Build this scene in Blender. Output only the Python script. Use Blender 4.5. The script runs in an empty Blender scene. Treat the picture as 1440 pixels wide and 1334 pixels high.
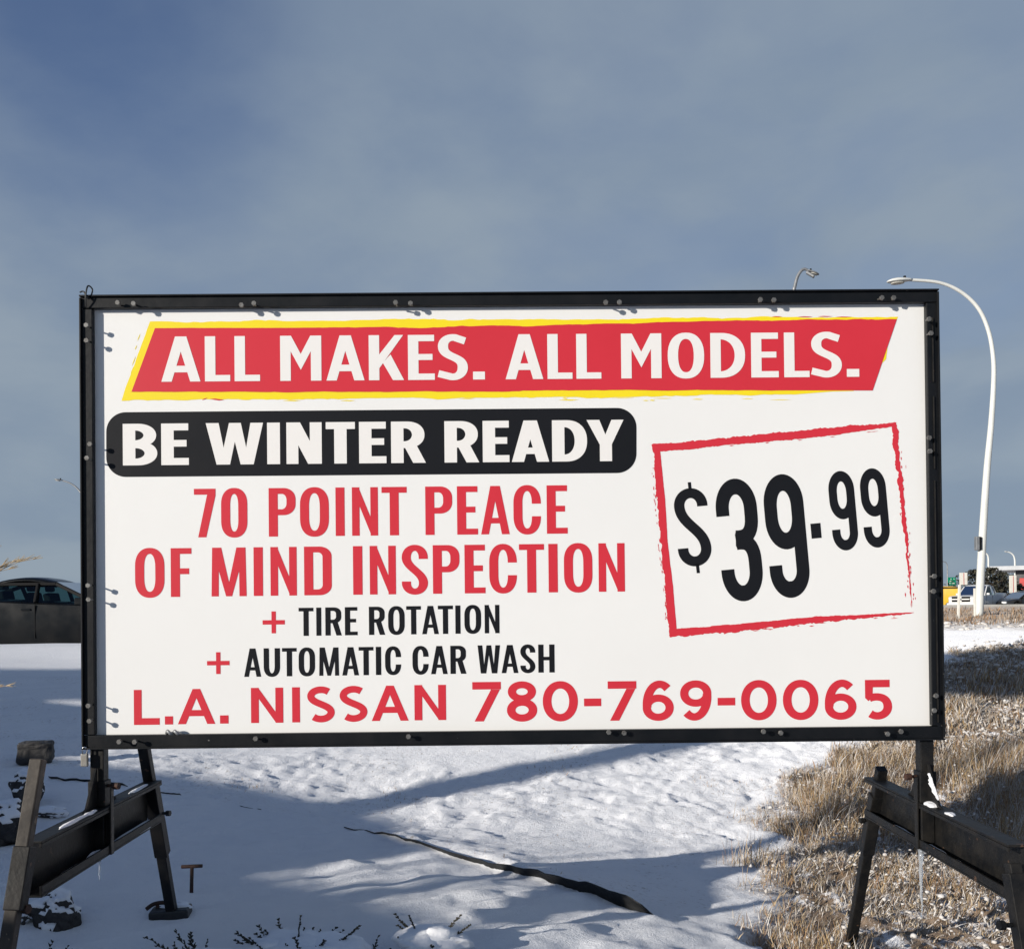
import bpy, bmesh, math, random
import numpy as np
from mathutils import Vector, Matrix, Quaternion
from mathutils.geometry import delaunay_2d_cdt

S = bpy.context.scene
C = S.collection
PI = math.pi
CZ = 1.45                                   # eye height above the local zero level

# ------------------------------------------------------------------ camera
F_PX, CX, CY = 1440.0, 720.0, 838.0         # focal length and principal point in photograph pixels
ROLL, PITCH = 0.0099627, 0.0096807
_R = Vector((1, 0, 0))
_F = Vector((0, math.cos(PITCH), math.sin(PITCH)))
_U = Vector((0, -math.sin(PITCH), math.cos(PITCH)))
_R2 = _R * math.cos(ROLL) - _U * math.sin(ROLL)
_U2 = _R * math.sin(ROLL) + _U * math.cos(ROLL)
cam = bpy.data.cameras.new('camera')
cam.sensor_fit = 'HORIZONTAL'; cam.sensor_width = 36.0; cam.lens = 36.0
cam.shift_y = (CY - 667.0) / 1440.0
cam.clip_start = 0.05; cam.clip_end = 6000.0
camo = bpy.data.objects.new('camera', cam); C.objects.link(camo)
camo.matrix_world = Matrix(((_R2.x, _U2.x, -_F.x, 0), (_R2.y, _U2.y, -_F.y, 0), (_R2.z, _U2.z, -_F.z, CZ), (0, 0, 0, 1)))
S.camera = camo

def ray(px, py):
    return (_R2 * ((px - CX) / F_PX) + _U2 * ((CY - py) / F_PX) + _F)
def W(px, py, Y):
    """the world point seen at a photograph pixel, Y metres in front of the camera"""
    d = ray(px, py); return Vector((0, 0, CZ)) + d * (Y / d.y)

# ------------------------------------------------------------------ world and sun
SUN_EL, SUN_AZ = 14.0, 230.0
wd = bpy.data.worlds.new("World"); S.world = wd; wd.use_nodes = True
wn = wd.node_tree; bg = wn.nodes['Background']
sky = wn.nodes.new('ShaderNodeTexSky'); sky.sky_type = 'NISHITA'; sky.sun_disc = False
sky.sun_elevation = math.radians(SUN_EL); sky.sun_rotation = math.radians(SUN_AZ)
sky.air_density = 1.0; sky.dust_density = 0.6; sky.ozone_density = 2.6
tc = wn.nodes.new('ShaderNodeTexCoord')
sep = wn.nodes.new('ShaderNodeSeparateXYZ'); wn.links.new(tc.outputs['Generated'], sep.inputs[0])
def wmath(op, a, b):
    n = wn.nodes.new('ShaderNodeMath'); n.operation = op
    for i, v in enumerate((a, b)):
        if isinstance(v, (int, float)): n.inputs[i].default_value = v
        else: wn.links.new(v, n.inputs[i])
    return n.outputs[0]
zc = wmath('ADD', wmath('MAXIMUM', sep.outputs['Z'], 0.0), 0.22)   # project the direction on a cloud layer overhead
cmb = wn.nodes.new('ShaderNodeCombineXYZ')
wn.links.new(wmath('DIVIDE', sep.outputs['X'], zc), cmb.inputs[0]); wn.links.new(wmath('DIVIDE', sep.outputs['Y'], zc), cmb.inputs[1])
mp = wn.nodes.new('ShaderNodeMapping'); mp.inputs['Rotation'].default_value = (0, 0, math.radians(35)); mp.inputs['Scale'].default_value = (1.0, 0.95, 1)
mp.inputs['Location'].default_value = (0.35, 0.2, 0)
wn.links.new(cmb.outputs[0], mp.inputs[0])
def wnoise(scale, detail, rough, dist):
    n = wn.nodes.new('ShaderNodeTexNoise'); n.inputs['Scale'].default_value = scale; n.inputs['Detail'].default_value = detail
    n.inputs['Roughness'].default_value = rough; n.inputs['Distortion'].default_value = dist
    wn.links.new(mp.outputs[0], n.inputs['Vector']); return n.outputs['Fac']
def wramp(src, p0, p1, c0, c1):
    n = wn.nodes.new('ShaderNodeValToRGB'); e = n.color_ramp.elements
    e[0].position, e[1].position = p0, p1; e[0].color, e[1].color = c0, c1
    n.color_ramp.interpolation = 'EASE'
    wn.links.new(src, n.inputs[0]); return n.outputs['Color']
# a thin veil, thicker towards the horizon and breaking up into clear sky high overhead
veil = wmath('ADD', wramp(wnoise(0.85, 5, 0.5, 0.3), 0.30, 0.62, (0.58, 0.58, 0.58, 1), (0.80, 0.80, 0.80, 1)), wramp(wnoise(2.6, 6, 0.55, 0.15), 0.34, 0.68, (0.0, 0.0, 0.0, 1), (0.22, 0.22, 0.22, 1)))
low = wn.nodes.new('ShaderNodeMapRange'); low.interpolation_type = 'SMOOTHSTEP'
for k, v in (('From Min', 0.02), ('From Max', 0.30), ('To Min', 0.55), ('To Max', 0.0)): low.inputs[k].default_value = v
wn.links.new(sep.outputs['Z'], low.inputs['Value'])
high = wn.nodes.new('ShaderNodeMapRange'); high.interpolation_type = 'SMOOTHSTEP'
for k, v in (('From Min', 0.50), ('From Max', 0.80), ('To Min', 1.0), ('To Max', 0.05)): high.inputs[k].default_value = v
wn.links.new(sep.outputs['Z'], high.inputs['Value'])
gap = wn.nodes.new('ShaderNodeVectorMath'); gap.operation = 'DOT_PRODUCT'; gap.inputs[1].default_value = ray(60, -60).normalized()
wn.links.new(tc.outputs['Generated'], gap.inputs[0])
gapr = wn.nodes.new('ShaderNodeMapRange'); gapr.interpolation_type = 'SMOOTHSTEP'
for k, v in (('From Min', 0.965), ('From Max', 1.0), ('To Min', 0.0), ('To Max', 0.50)): gapr.inputs[k].default_value = v
wn.links.new(gap.outputs['Value'], gapr.inputs['Value'])          # a break in the veil, upper left
cl = wmath('MULTIPLY', wmath('MAXIMUM', wmath('SUBTRACT', wmath('MINIMUM', wmath('ADD', veil, low.outputs[0]), 0.95), gapr.outputs[0]), 0.0), high.outputs[0])
cc = wramp(wnoise(1.6, 6, 0.5, 0.4), 0.36, 0.66, (3.22, 4.14, 5.35, 1), (3.98, 4.86, 5.80, 1))
mixc = wn.nodes.new('ShaderNodeMix'); mixc.data_type = 'RGBA'
tint = wn.nodes.new('ShaderNodeMix'); tint.data_type = 'RGBA'; tint.blend_type = 'MULTIPLY'; tint.inputs['Factor'].default_value = 1.0
wn.links.new(sky.outputs[0], tint.inputs['A']); tint.inputs['B'].default_value = (0.86, 1.0, 1.38, 1)      # deep winter blue between the clouds
wn.links.new(cl, mixc.inputs['Factor']); wn.links.new(tint.outputs['Result'], mixc.inputs['A']); wn.links.new(cc, mixc.inputs['B'])
wn.links.new(mixc.outputs['Result'], bg.inputs['Color']); bg.inputs['Strength'].default_value = 0.062

sl = bpy.data.lights.new('sun', 'SUN'); sl.energy = 4.5; sl.angle = math.radians(0.53); sl.color = (1.0, 0.93, 0.83)
slo = bpy.data.objects.new('sun', sl); C.objects.link(slo)
SUN_TO = Vector((math.sin(math.radians(SUN_AZ)) * math.cos(math.radians(SUN_EL)), math.cos(math.radians(SUN_AZ)) * math.cos(math.radians(SUN_EL)), math.sin(math.radians(SUN_EL))))
slo.rotation_euler = SUN_TO.to_track_quat('Z', 'Y').to_euler(); slo.location = SUN_TO * 40
S.view_settings.view_transform = 'Standard'; S.view_settings.look = 'None'; S.view_settings.gamma = 1.0
S.view_settings.exposure = 0.25
S.render.engine = 'CYCLES'
S.cycles.max_bounces = 6; S.cycles.transparent_max_bounces = 12

# ------------------------------------------------------------------ numpy noise
def _hash(ix, iy, seed):
    h = (ix.astype(np.int64) * 374761393 + iy.astype(np.int64) * 668265263 + seed * 1442695041) & 0xFFFFFFFF
    h = ((h ^ (h >> 13)) * 1274126177) & 0xFFFFFFFF
    h = h ^ (h >> 16)
    return (h & 0xFFFFFF) / float(0xFFFFFF)
def vnoise(x, y, seed=0):
    x = np.asarray(x, float); y = np.asarray(y, float)
    ix, iy = np.floor(x), np.floor(y); fx, fy = x - ix, y - iy
    u = fx * fx * fx * (fx * (fx * 6 - 15) + 10); v = fy * fy * fy * (fy * (fy * 6 - 15) + 10)
    a, b = _hash(ix, iy, seed), _hash(ix + 1, iy, seed); c, d = _hash(ix, iy + 1, seed), _hash(ix + 1, iy + 1, seed)
    return (a * (1 - u) + b * u) * (1 - v) + (c * (1 - u) + d * u) * v - 0.5
def fbm(x, y, seed=0, octv=4, gain=0.5):
    t, a, s = 0, 1.0, 1.0
    for k in range(octv):
        t = t + a * vnoise(x * s + 17.3 * k, y * s - 9.1 * k, seed + k); a *= gain; s *= 2.03
    return t
def sstep(a, b, x):
    t = np.clip((x - a) / (b - a), 0, 1); return t * t * (3 - 2 * t)

# ------------------------------------------------------------------ materials
def mat(name, col, rough=0.6, metal=0.0, spec=0.5, coat=0.0, var=None, vscale=20.0, bump=0.0, bscale=60.0, coords='Object'):
    """a Principled material whose colour and gloss vary with procedural noise"""
    m = bpy.data.materials.new(name); m.use_nodes = True
    nt = m.node_tree; b = nt.nodes['Principled BSDF']
    b.inputs['Base Color'].default_value = (*col, 1); b.inputs['Roughness'].default_value = rough
    b.inputs['Metallic'].default_value = metal; b.inputs['Specular IOR Level'].default_value = spec
    b.inputs['Coat Weight'].default_value = coat
    t = nt.nodes.new('ShaderNodeTexCoord')
    if var is not None:
        n = nt.nodes.new('ShaderNodeTexNoise'); n.inputs['Scale'].default_value = vscale; n.inputs['Detail'].default_value = 6; n.inputs['Roughness'].default_value = 0.6
        nt.links.new(t.outputs[coords], n.inputs['Vector'])
        r = nt.nodes.new('ShaderNodeValToRGB'); r.color_ramp.elements[0].position = 0.38; r.color_ramp.elements[1].position = 0.66
        r.color_ramp.elements[0].color = (*col, 1); r.color_ramp.elements[1].color = (*var, 1)
        nt.links.new(n.outputs['Fac'], r.inputs[0]); nt.links.new(r.outputs[0], b.inputs['Base Color'])
        mr = nt.nodes.new('ShaderNodeMapRange'); mr.inputs['To Min'].default_value = max(0.05, rough - 0.12); mr.inputs['To Max'].default_value = min(1, rough + 0.12)
        nt.links.new(n.outputs['Fac'], mr.inputs['Value']); nt.links.new(mr.outputs[0], b.inputs['Roughness'])
    if bump:
        n2 = nt.nodes.new('ShaderNodeTexNoise'); n2.inputs['Scale'].default_value = bscale; n2.inputs['Detail'].default_value = 5
        nt.links.new(t.outputs[coords], n2.inputs['Vector'])
        bp = nt.nodes.new('ShaderNodeBump'); bp.inputs['Strength'].default_value = bump; bp.inputs['Distance'].default_value = 0.01
        nt.links.new(n2.outputs['Fac'], bp.inputs['Height']); nt.links.new(bp.outputs[0], b.inputs['Normal'])
    return m
def glass_mat(name, tint, gloss=0.12):
    m = bpy.data.materials.new(name); m.use_nodes = True; nt = m.node_tree
    nt.nodes.remove(nt.nodes['Principled BSDF']); out = nt.nodes['Material Output']
    tr = nt.nodes.new('ShaderNodeBsdfTransparent'); tr.inputs[0].default_value = (*tint, 1)
    gl = nt.nodes.new('ShaderNodeBsdfGlossy'); gl.inputs['Roughness'].default_value = 0.03
    fr = nt.nodes.new('ShaderNodeFresnel'); fr.inputs['IOR'].default_value = 1.45
    mx = nt.nodes.new('ShaderNodeMixShader')
    nt.links.new(fr.outputs[0], mx.inputs[0]); nt.links.new(tr.outputs[0], mx.inputs[1]); nt.links.new(gl.outputs[0], mx.inputs[2])
    nt.links.new(mx.outputs[0], out.inputs['Surface']); return m

M = {}
M['banner'] = mat('banner_vinyl', (0.735, 0.735, 0.722), 0.40, spec=0.4, var=(0.71, 0.71, 0.698), vscale=1.2, bump=0.22, bscale=2.0)
M['print_white'] = mat('print_white', (0.725, 0.71, 0.69), 0.40, spec=0.4, bump=0.22, bscale=2.0)
M['print_red'] = mat('print_red', (0.555, 0.028, 0.045), 0.40, spec=0.3, var=(0.53, 0.025, 0.040), vscale=2.5, bump=0.22, bscale=2.0)
M['print_yellow'] = mat('print_yellow', (0.79, 0.63, 0.014), 0.40, spec=0.35, var=(0.76, 0.60, 0.012), vscale=3, bump=0.22, bscale=2.0)
M['print_black'] = mat('print_black', (0.009, 0.0095, 0.012), 0.40, spec=0.18, var=(0.007, 0.0075, 0.0095), vscale=3, bump=0.22, bscale=2.0)
M['frame'] = mat('black_frame_paint', (0.0035, 0.0045, 0.006), 0.42, spec=0.22, var=(0.007, 0.0075, 0.009), vscale=9, bump=0.06, bscale=45)
M['steel'] = mat('weathered_black_steel', (0.006, 0.0065, 0.0075), 0.5, spec=0.2, var=(0.017, 0.0155, 0.014), vscale=14, bump=0.12, bscale=70)
M['wornsteel'] = mat('worn_brown_steel', (0.060, 0.050, 0.040), 0.55, spec=0.3, var=(0.024, 0.020, 0.017), vscale=11, bump=0.12, bscale=60)
M['bolt'] = mat('zinc_bolt', (0.17, 0.17, 0.165), 0.5, metal=0.5, var=(0.09, 0.085, 0.08), vscale=60)
M['brass'] = mat('padlock_metal', (0.42, 0.40, 0.36), 0.35, metal=0.8, var=(0.30, 0.28, 0.24), vscale=30)
M['rust'] = mat('rusty_iron', (0.055, 0.022, 0.012), 0.75, var=(0.025, 0.013, 0.010), vscale=35, bump=0.4, bscale=90)
M['plastic'] = mat('black_plastic', (0.010, 0.011, 0.012), 0.5, var=(0.020, 0.021, 0.022), vscale=16, bump=0.3, bscale=40)
M['snow'] = mat('snow_lump', (0.88, 0.885, 0.90), 0.65, spec=0.3, var=(0.83, 0.84, 0.87), vscale=14, bump=0.5, bscale=40)
M['rock'] = mat('dark_rock', (0.020, 0.019, 0.019), 0.85, var=(0.055, 0.052, 0.050), vscale=10, bump=0.8, bscale=26)
M['ice'] = mat('ice', (0.75, 0.80, 0.85), 0.08, spec=0.6); M['ice'].node_tree.nodes['Principled BSDF'].inputs['Transmission Weight'].default_value = 0.75
M['juniper'] = mat('juniper_needles', (0.020, 0.022, 0.014), 0.8, var=(0.045, 0.036, 0.020), vscale=40)
M['twig'] = mat('bare_twig', (0.045, 0.032, 0.022), 0.85, var=(0.075, 0.055, 0.038), vscale=30)
M['straw'] = mat('dry_straw', (0.42, 0.30, 0.15), 0.8, var=(0.30, 0.20, 0.10), vscale=6)
M['lamp'] = mat('white_lamp_paint', (0.66, 0.67, 0.64), 0.45, var=(0.60, 0.61, 0.58), vscale=3)
M['galv'] = mat('galvanised_steel', (0.28, 0.29, 0.30), 0.5, metal=0.4, var=(0.20, 0.21, 0.22), vscale=8)
M['lens'] = mat('lamp_lens', (0.35, 0.34, 0.30), 0.25)
M['whitepost'] = mat('white_marker_paint', (0.78, 0.76, 0.70), 0.55, var=(0.68, 0.65, 0.58), vscale=5)
M['redpaint'] = mat('red_paint', (0.50, 0.05, 0.045), 0.5, var=(0.42, 0.04, 0.04), vscale=2)
M['greensign'] = mat('green_sign_sheet', (0.0, 0.22, 0.12), 0.4, var=(0.0, 0.19, 0.10), vscale=3)
M['carwhite'] = mat('white_car_paint', (0.70, 0.70, 0.69), 0.3, coat=0.5, var=(0.62, 0.61, 0.58), vscale=2)
M['carsilver'] = mat('silver_car_paint', (0.28, 0.29, 0.31), 0.32, metal=0.3, coat=0.5, var=(0.24, 0.25, 0.26), vscale=2)
M['carblack'] = mat('black_car_paint', (0.016, 0.016, 0.018), 0.3, coat=0.5, var=(0.030, 0.028, 0.025), vscale=3)
M['cargrey'] = mat('dusty_charcoal_paint', (0.004, 0.005, 0.006), 0.24, spec=0.35, var=(0.008, 0.008, 0.008), vscale=3)
M['caryellow'] = mat('yellow_car_paint', (0.72, 0.44, 0.03), 0.35, coat=0.4, var=(0.62, 0.37, 0.03), vscale=2)
M['chrome'] = mat('chrome_trim', (0.62, 0.62, 0.62), 0.15, metal=1.0)
M['tyre'] = mat('tyre_rubber', (0.014, 0.014, 0.014), 0.85, var=(0.03, 0.028, 0.025), vscale=12)
M['rim'] = mat('wheel_rim', (0.30, 0.30, 0.31), 0.35, metal=0.7)
M['dark'] = mat('dark_interior', (0.007, 0.007, 0.008), 0.7, spec=0.15)
M['frostlump'] = mat('frozen_snow_crumb', (0.66, 0.64, 0.62), 0.7, spec=0.2, var=(0.50, 0.46, 0.42), vscale=6)
M['cloth'] = mat('seat_cloth', (0.018, 0.018, 0.020), 0.9, var=(0.028, 0.027, 0.027), vscale=25)
M['headlight'] = mat('headlight_glass', (0.70, 0.72, 0.74), 0.12, spec=0.8)
M['taillight'] = mat('taillight_glass', (0.35, 0.01, 0.01), 0.2)
M['glass'] = glass_mat('car_glass', (0.30, 0.43, 0.43))
M['darkglass'] = glass_mat('dark_car_glass', (0.14, 0.16, 0.17))
M['wallgrey'] = mat('grey_cladding', (0.10, 0.10, 0.105), 0.7, var=(0.08, 0.08, 0.085), vscale=1.5)
M['fascia'] = mat('pale_fascia', (0.50, 0.52, 0.54), 0.55, var=(0.44, 0.46, 0.48), vscale=1.5)
M['leaf'] = mat('bare_bush_leaf', (0.030, 0.034, 0.022), 0.9, var=(0.065, 0.055, 0.035), vscale=1.2)
M['trunk'] = mat('tree_bark', (0.045, 0.036, 0.028), 0.9)
M['concrete'] = mat('concrete', (0.42, 0.41, 0.38), 0.85, var=(0.34, 0.33, 0.31), vscale=3, bump=0.2, bscale=20)
M['asphalt'] = mat('asphalt', (0.055, 0.055, 0.056), 0.9, var=(0.09, 0.088, 0.085), vscale=2, bump=0.2, bscale=30)
M['cabinet'] = mat('green_cabinet_paint', (0.05, 0.085, 0.06), 0.5, var=(0.06, 0.095, 0.07), vscale=4)

def chips(m, scale, p0, col):
    """small bare chips where the paint has come off"""
    nt = m.node_tree; b = nt.nodes['Principled BSDF']; old = b.inputs['Base Color'].links[0].from_socket
    t = nt.nodes.new('ShaderNodeTexCoord'); n = nt.nodes.new('ShaderNodeTexNoise'); n.inputs['Scale'].default_value = scale; n.inputs['Detail'].default_value = 3
    r = nt.nodes.new('ShaderNodeValToRGB'); r.color_ramp.elements[0].position = p0; r.color_ramp.elements[1].position = p0 + .015
    mx = nt.nodes.new('ShaderNodeMix'); mx.data_type = 'RGBA'; mx.inputs['B'].default_value = (*col, 1)
    nt.links.new(t.outputs['Object'], n.inputs['Vector']); nt.links.new(n.outputs['Fac'], r.inputs[0]); nt.links.new(r.outputs[0], mx.inputs['Factor'])
    nt.links.new(old, mx.inputs['A']); nt.links.new(mx.outputs['Result'], b.inputs['Base Color'])
chips(M['frame'], 42, .735, (.16, .155, .15)); chips(M['steel'], 30, .70, (.075, .045, .03)); chips(M['wornsteel'], 26, .66, (.13, .10, .075))

# ------------------------------------------------------------------ mesh helpers
class MB:
    """collects vertices and faces of one mesh"""
    def __init__(s): s.v = []; s.f = []
    def add(s, v, f):
        o = len(s.v); s.v += [tuple(p) for p in v]; s.f += [tuple(i + o for i in q) for q in f]; return s
    def box(s, c, size, rot=None):
        hx, hy, hz = size[0] / 2, size[1] / 2, size[2] / 2
        v = [Vector((x, y, z)) for x in (-hx, hx) for y in (-hy, hy) for z in (-hz, hz)]
        if rot is not None: v = [rot @ p for p in v]
        c = Vector(c)
        return s.add([p + c for p in v], [(0, 1, 3, 2), (4, 6, 7, 5), (0, 4, 5, 1), (2, 3, 7, 6), (0, 2, 6, 4), (1, 5, 7, 3)])
    def beam(s, a, b, w, h, up=(0, 0, 1)):
        """a bar of section w x h from a to b"""
        a, b = Vector(a), Vector(b); d = (b - a).normalized(); up = Vector(up)
        x = d.cross(up).normalized(); y = x.cross(d).normalized()
        v = [p + x * (sx * w / 2) + y * (sy * h / 2) for p in (a, b) for sx, sy in ((-1, -1), (1, -1), (1, 1), (-1, 1))]
        return s.add(v, [(3, 2, 1, 0), (4, 5, 6, 7), (0, 1, 5, 4), (1, 2, 6, 5), (2, 3, 7, 6), (3, 0, 4, 7)])
    def tube(s, pts, rad, n=10, caps=True):
        pts = [Vector(p) for p in pts]
        if not isinstance(rad, (list, tuple)): rad = [rad] * len(pts)
        vs, fs = [], []; prev = None
        for i, p in enumerate(pts):
            d = (pts[min(i + 1, len(pts) - 1)] - pts[max(i - 1, 0)]).normalized()
            if prev is None:
                u = Vector((0, 0, 1)) if abs(d.z) < 0.9 else Vector((1, 0, 0)); x = d.cross(u).normalized()
            else:
                x = (prev - d * prev.dot(d)).normalized()
            prev = x; y = d.cross(x)
            for k in range(n):
                a = 2 * PI * k / n; vs.append(p + (x * math.cos(a) + y * math.sin(a)) * rad[i])
        for i in range(len(pts) - 1):
            for k in range(n):
                k2 = (k + 1) % n; fs.append((i * n + k, i * n + k2, (i + 1) * n + k2, (i + 1) * n + k))
        if caps:
            fs.append(tuple(range(n - 1, -1, -1))); fs.append(tuple(range((len(pts) - 1) * n, len(pts) * n)))
        return s.add(vs, fs)
    def prism(s, pts, d):
        """a flat polygon given thickness along the vector d"""
        n = len(pts); pts = [Vector(p) for p in pts]; d = Vector(d)
        return s.add(pts + [p + d for p in pts], [tuple(range(n - 1, -1, -1)), tuple(range(n, 2 * n))] + [(i, (i + 1) % n, (i + 1) % n + n, i + n) for i in range(n)])
    def build(s, name, m, parent=None, bevel=0.0, smooth=False, segs=2):
        me = bpy.data.meshes.new(name); me.from_pydata(s.v, [], s.f)
        bm = bmesh.new(); bm.from_mesh(me)
        bmesh.ops.recalc_face_normals(bm, faces=bm.faces)
        if bevel: bmesh.ops.bevel(bm, geom=[e for e in bm.edges if len(e.link_faces) == 2 and e.calc_face_angle(0) > 0.5], offset=bevel, segments=segs, affect='EDGES', profile=0.5, clamp_overlap=True)
        bm.to_mesh(me); bm.free(); me.update()
        me.materials.append(m)
        if smooth: me.shade_smooth()
        o = bpy.data.objects.new(name, me); C.objects.link(o)
        if parent: o.parent = parent
        return o
def tag(o, label=None, cat=None, group=None, kind=None):
    if label: o['label'] = label
    if cat: o['category'] = cat
    if group: o['group'] = group
    if kind: o['kind'] = kind
    return o
def thing(name, label, cat, loc=(0, 0, 0), rz=0.0, group=None):
    o = bpy.data.objects.new(name, None); C.objects.link(o); o.location = loc; o.rotation_euler = (0, 0, rz)
    o.empty_display_size = 0.2
    return tag(o, label, cat, group)
def copy_tree(o, parent=None):
    c = o.copy(); C.objects.link(c)
    if parent: c.parent = parent
    for ch in list(o.children): copy_tree(ch, c)
    return c
def bez(p0, p1, p2, p3, n):
    out = []
    for i in range(n + 1):
        t = i / n; u = 1 - t
        out.append(tuple(u**3 * a + 3 * u * u * t * b + 3 * u * t * t * c + t**3 * d for a, b, c, d in zip(p0, p1, p2, p3)))
    return out
def crom(P, n):
    """a smooth curve through points"""
    P = [Vector(p) for p in P]; out = []
    for i in range(len(P) - 1):
        a, b, c, d = P[max(i - 1, 0)], P[i], P[i + 1], P[min(i + 2, len(P) - 1)]
        for k in range(n):
            t = k / n; out.append(0.5 * ((2 * b) + (c - a) * t + (2 * a - 5 * b + 4 * c - d) * t * t + (3 * b - a - 3 * c + d) * t**3))
    out.append(P[-1]); return out
# ------------------------------------------------------------------ terrain
_ctl = []
for X, Y, z in [(-3, 2, -1.3), (0, 1.5, -1.3), (3, 2, -1.45), (-3, 3, -1.3), (-1.5, 3, -1.3), (-1.5, 4.4, -1.32), (0, 4, -1.31), (1.5, 4.55, -1.53), (1.5, 3, -1.5),
                (-2.6, 6, -1.2), (-4, 9, -1.0), (-6, 13, -0.84), (-8, 16.6, -0.70), (-8, 19.5, -0.84), (-12, 17, -0.72), (-6, 4, -1.28), (-10, 8, -1.15), (-10, 0, -1.3), (-6, -4, -1.3), (6, -4, -1.4),
                (0, 6, -1.43), (-1, 7, -1.35), (0, 8, -1.27), (0.5, 10, -1.06), (1, 12, -0.92), (0, 15, -0.85), (0, 20, -0.68), (0, 30, -0.3),
                (-12, 30, -0.75), (-20, 25, -0.8), (2, 5.5, -1.58), (3, 6.6, -1.6), (1.5, 6.6, -1.58), (6, 4.5, -1.6), (10, 6, -1.5), (12, 11, -1.1), (20, 18, -0.5)]:
    _ctl.append((X, Y, z))
for px, py, Y in [(1402, 1041, 9.4), (1385, 960, 11.6), (1385, 905, 14.6), (1385, 886, 18.5), (1385, 876, 21.5), (1385, 866, 26), (1385, 857, 32), (1385, 854.5, 40)]:
    p = W(px, py, Y); _ctl.append((p.x, p.y, p.z - CZ))
_ctl = np.array(_ctl)
def _tps_k(r2): return 0.5 * r2 * np.log(r2 + 1e-9)
_n = len(_ctl); _K = _tps_k((_ctl[:, None, 0] - _ctl[None, :, 0])**2 + (_ctl[:, None, 1] - _ctl[None, :, 1])**2) + np.eye(_n) * 0.05
_P = np.c_[np.ones(_n), _ctl[:, :2]]
_A = np.zeros((_n + 3, _n + 3)); _A[:_n, :_n] = _K; _A[:_n, _n:] = _P; _A[_n:, :_n] = _P.T
_w = np.linalg.solve(_A, np.r_[_ctl[:, 2], 0, 0, 0])
def base_z(x, y):
    x = np.asarray(x, float); y = np.asarray(y, float)
    xs, ys = np.clip(x, -22, 24), np.clip(y, -8, 40)
    z = _w[_n] + _w[_n + 1] * xs + _w[_n + 2] * ys
    for i in range(_n): z = z + _w[i] * _tps_k((xs - _ctl[i, 0])**2 + (ys - _ctl[i, 1])**2)
    z = np.clip(z, -1.75, 0.1)
    d = np.maximum(np.maximum(np.abs(x - 1) - 20, np.abs(y - 16) - 22), 0)
    far = sstep(0, 14, d)
    tgt = np.where(y > 16, -0.27 - 0.55 * sstep(50, 60, y), -1.3)
    return CZ + z * (1 - far) + tgt * far
def ground_hit(px, py):
    d = ray(px, py); o = Vector((0, 0, CZ)); t = 1.5
    while t < 200:
        p = o + d * t
        if p.z < float(base_z(p.x, p.y)): break
        t += 0.02 + 0.004 * t
    lo, hi = t - (0.02 + 0.004 * t) - 0.02, t
    for _ in range(14):
        m = (lo + hi) / 2; p = o + d * m
        if p.z < float(base_z(p.x, p.y)): hi = m
        else: lo = m
    return o + d * hi
def pip(poly, x, y):
    """signed-ish inside mask of a polygon for arrays"""
    ins = np.zeros(np.shape(x), bool); n = len(poly)
    for i in range(n):
        x1, y1 = poly[i]; x2, y2 = poly[(i + 1) % n]
        c = ((y1 > y) != (y2 > y)); xi = (x2 - x1) * (y - y1) / (y2 - y1 + 1e-12) + x1
        ins ^= c & (x < xi)
    return ins
def segdist(poly, x, y, closed=True):
    d = np.full(np.shape(x), 1e9); n = len(poly)
    for i in range(n if closed else n - 1):
        x1, y1 = poly[i]; x2, y2 = poly[(i + 1) % n]
        dx, dy = x2 - x1, y2 - y1; t = np.clip(((x - x1) * dx + (y - y1) * dy) / (dx * dx + dy * dy + 1e-12), 0, 1)
        d = np.minimum(d, np.hypot(x - x1 - t * dx, y - y1 - t * dy))
    return d
def h2(pts): return [tuple(ground_hit(px, py)[:2]) for px, py in pts]
EDGE = h2([(10, 1078), (75, 1093), (180, 1107), (250, 1119), (325, 1133), (400, 1146), (485, 1164), (600, 1190), (700, 1216), (800, 1247), (920, 1290), (990, 1311), (1064, 1333)])
EDGE = [(EDGE[0][0] - 6, EDGE[0][1] + 0.6)] + EDGE + [(EDGE[-1][0] + 0.5, EDGE[-1][1] - 0.55), (EDGE[-1][0] + 1.2, EDGE[-1][1] - 1.6)]
BED = EDGE + [(EDGE[-1][0], -30), (-30, -30), (-30, EDGE[0][1])]
_gb = h2([(1330, 915), (1290, 960), (1200, 1020), (1150, 1052), (1095, 1090), (1050, 1130), (1078, 1190), (1092, 1228), (1072, 1262), (1045, 1300)])
GRASS = _gb + EDGE[-3:] + [(EDGE[-1][0] + 3, 1.0), (14, 1.0), (15, 13.8), (9, 13.9), (7, 13.9)]
def zones(x, y):
    bed = pip(BED, x, y); dB = segdist(EDGE, x, y, False)
    g = pip(GRASS, x, y); dG = segdist(GRASS, x, y)
    gr = np.where(g, dG, -dG) + fbm(x * 1.6, y * 1.6, 41, 4) * 0.55
    grass = sstep(-0.12, 0.22, gr) * np.where(bed, 0, 1)
    return bed, dB, grass
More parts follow.
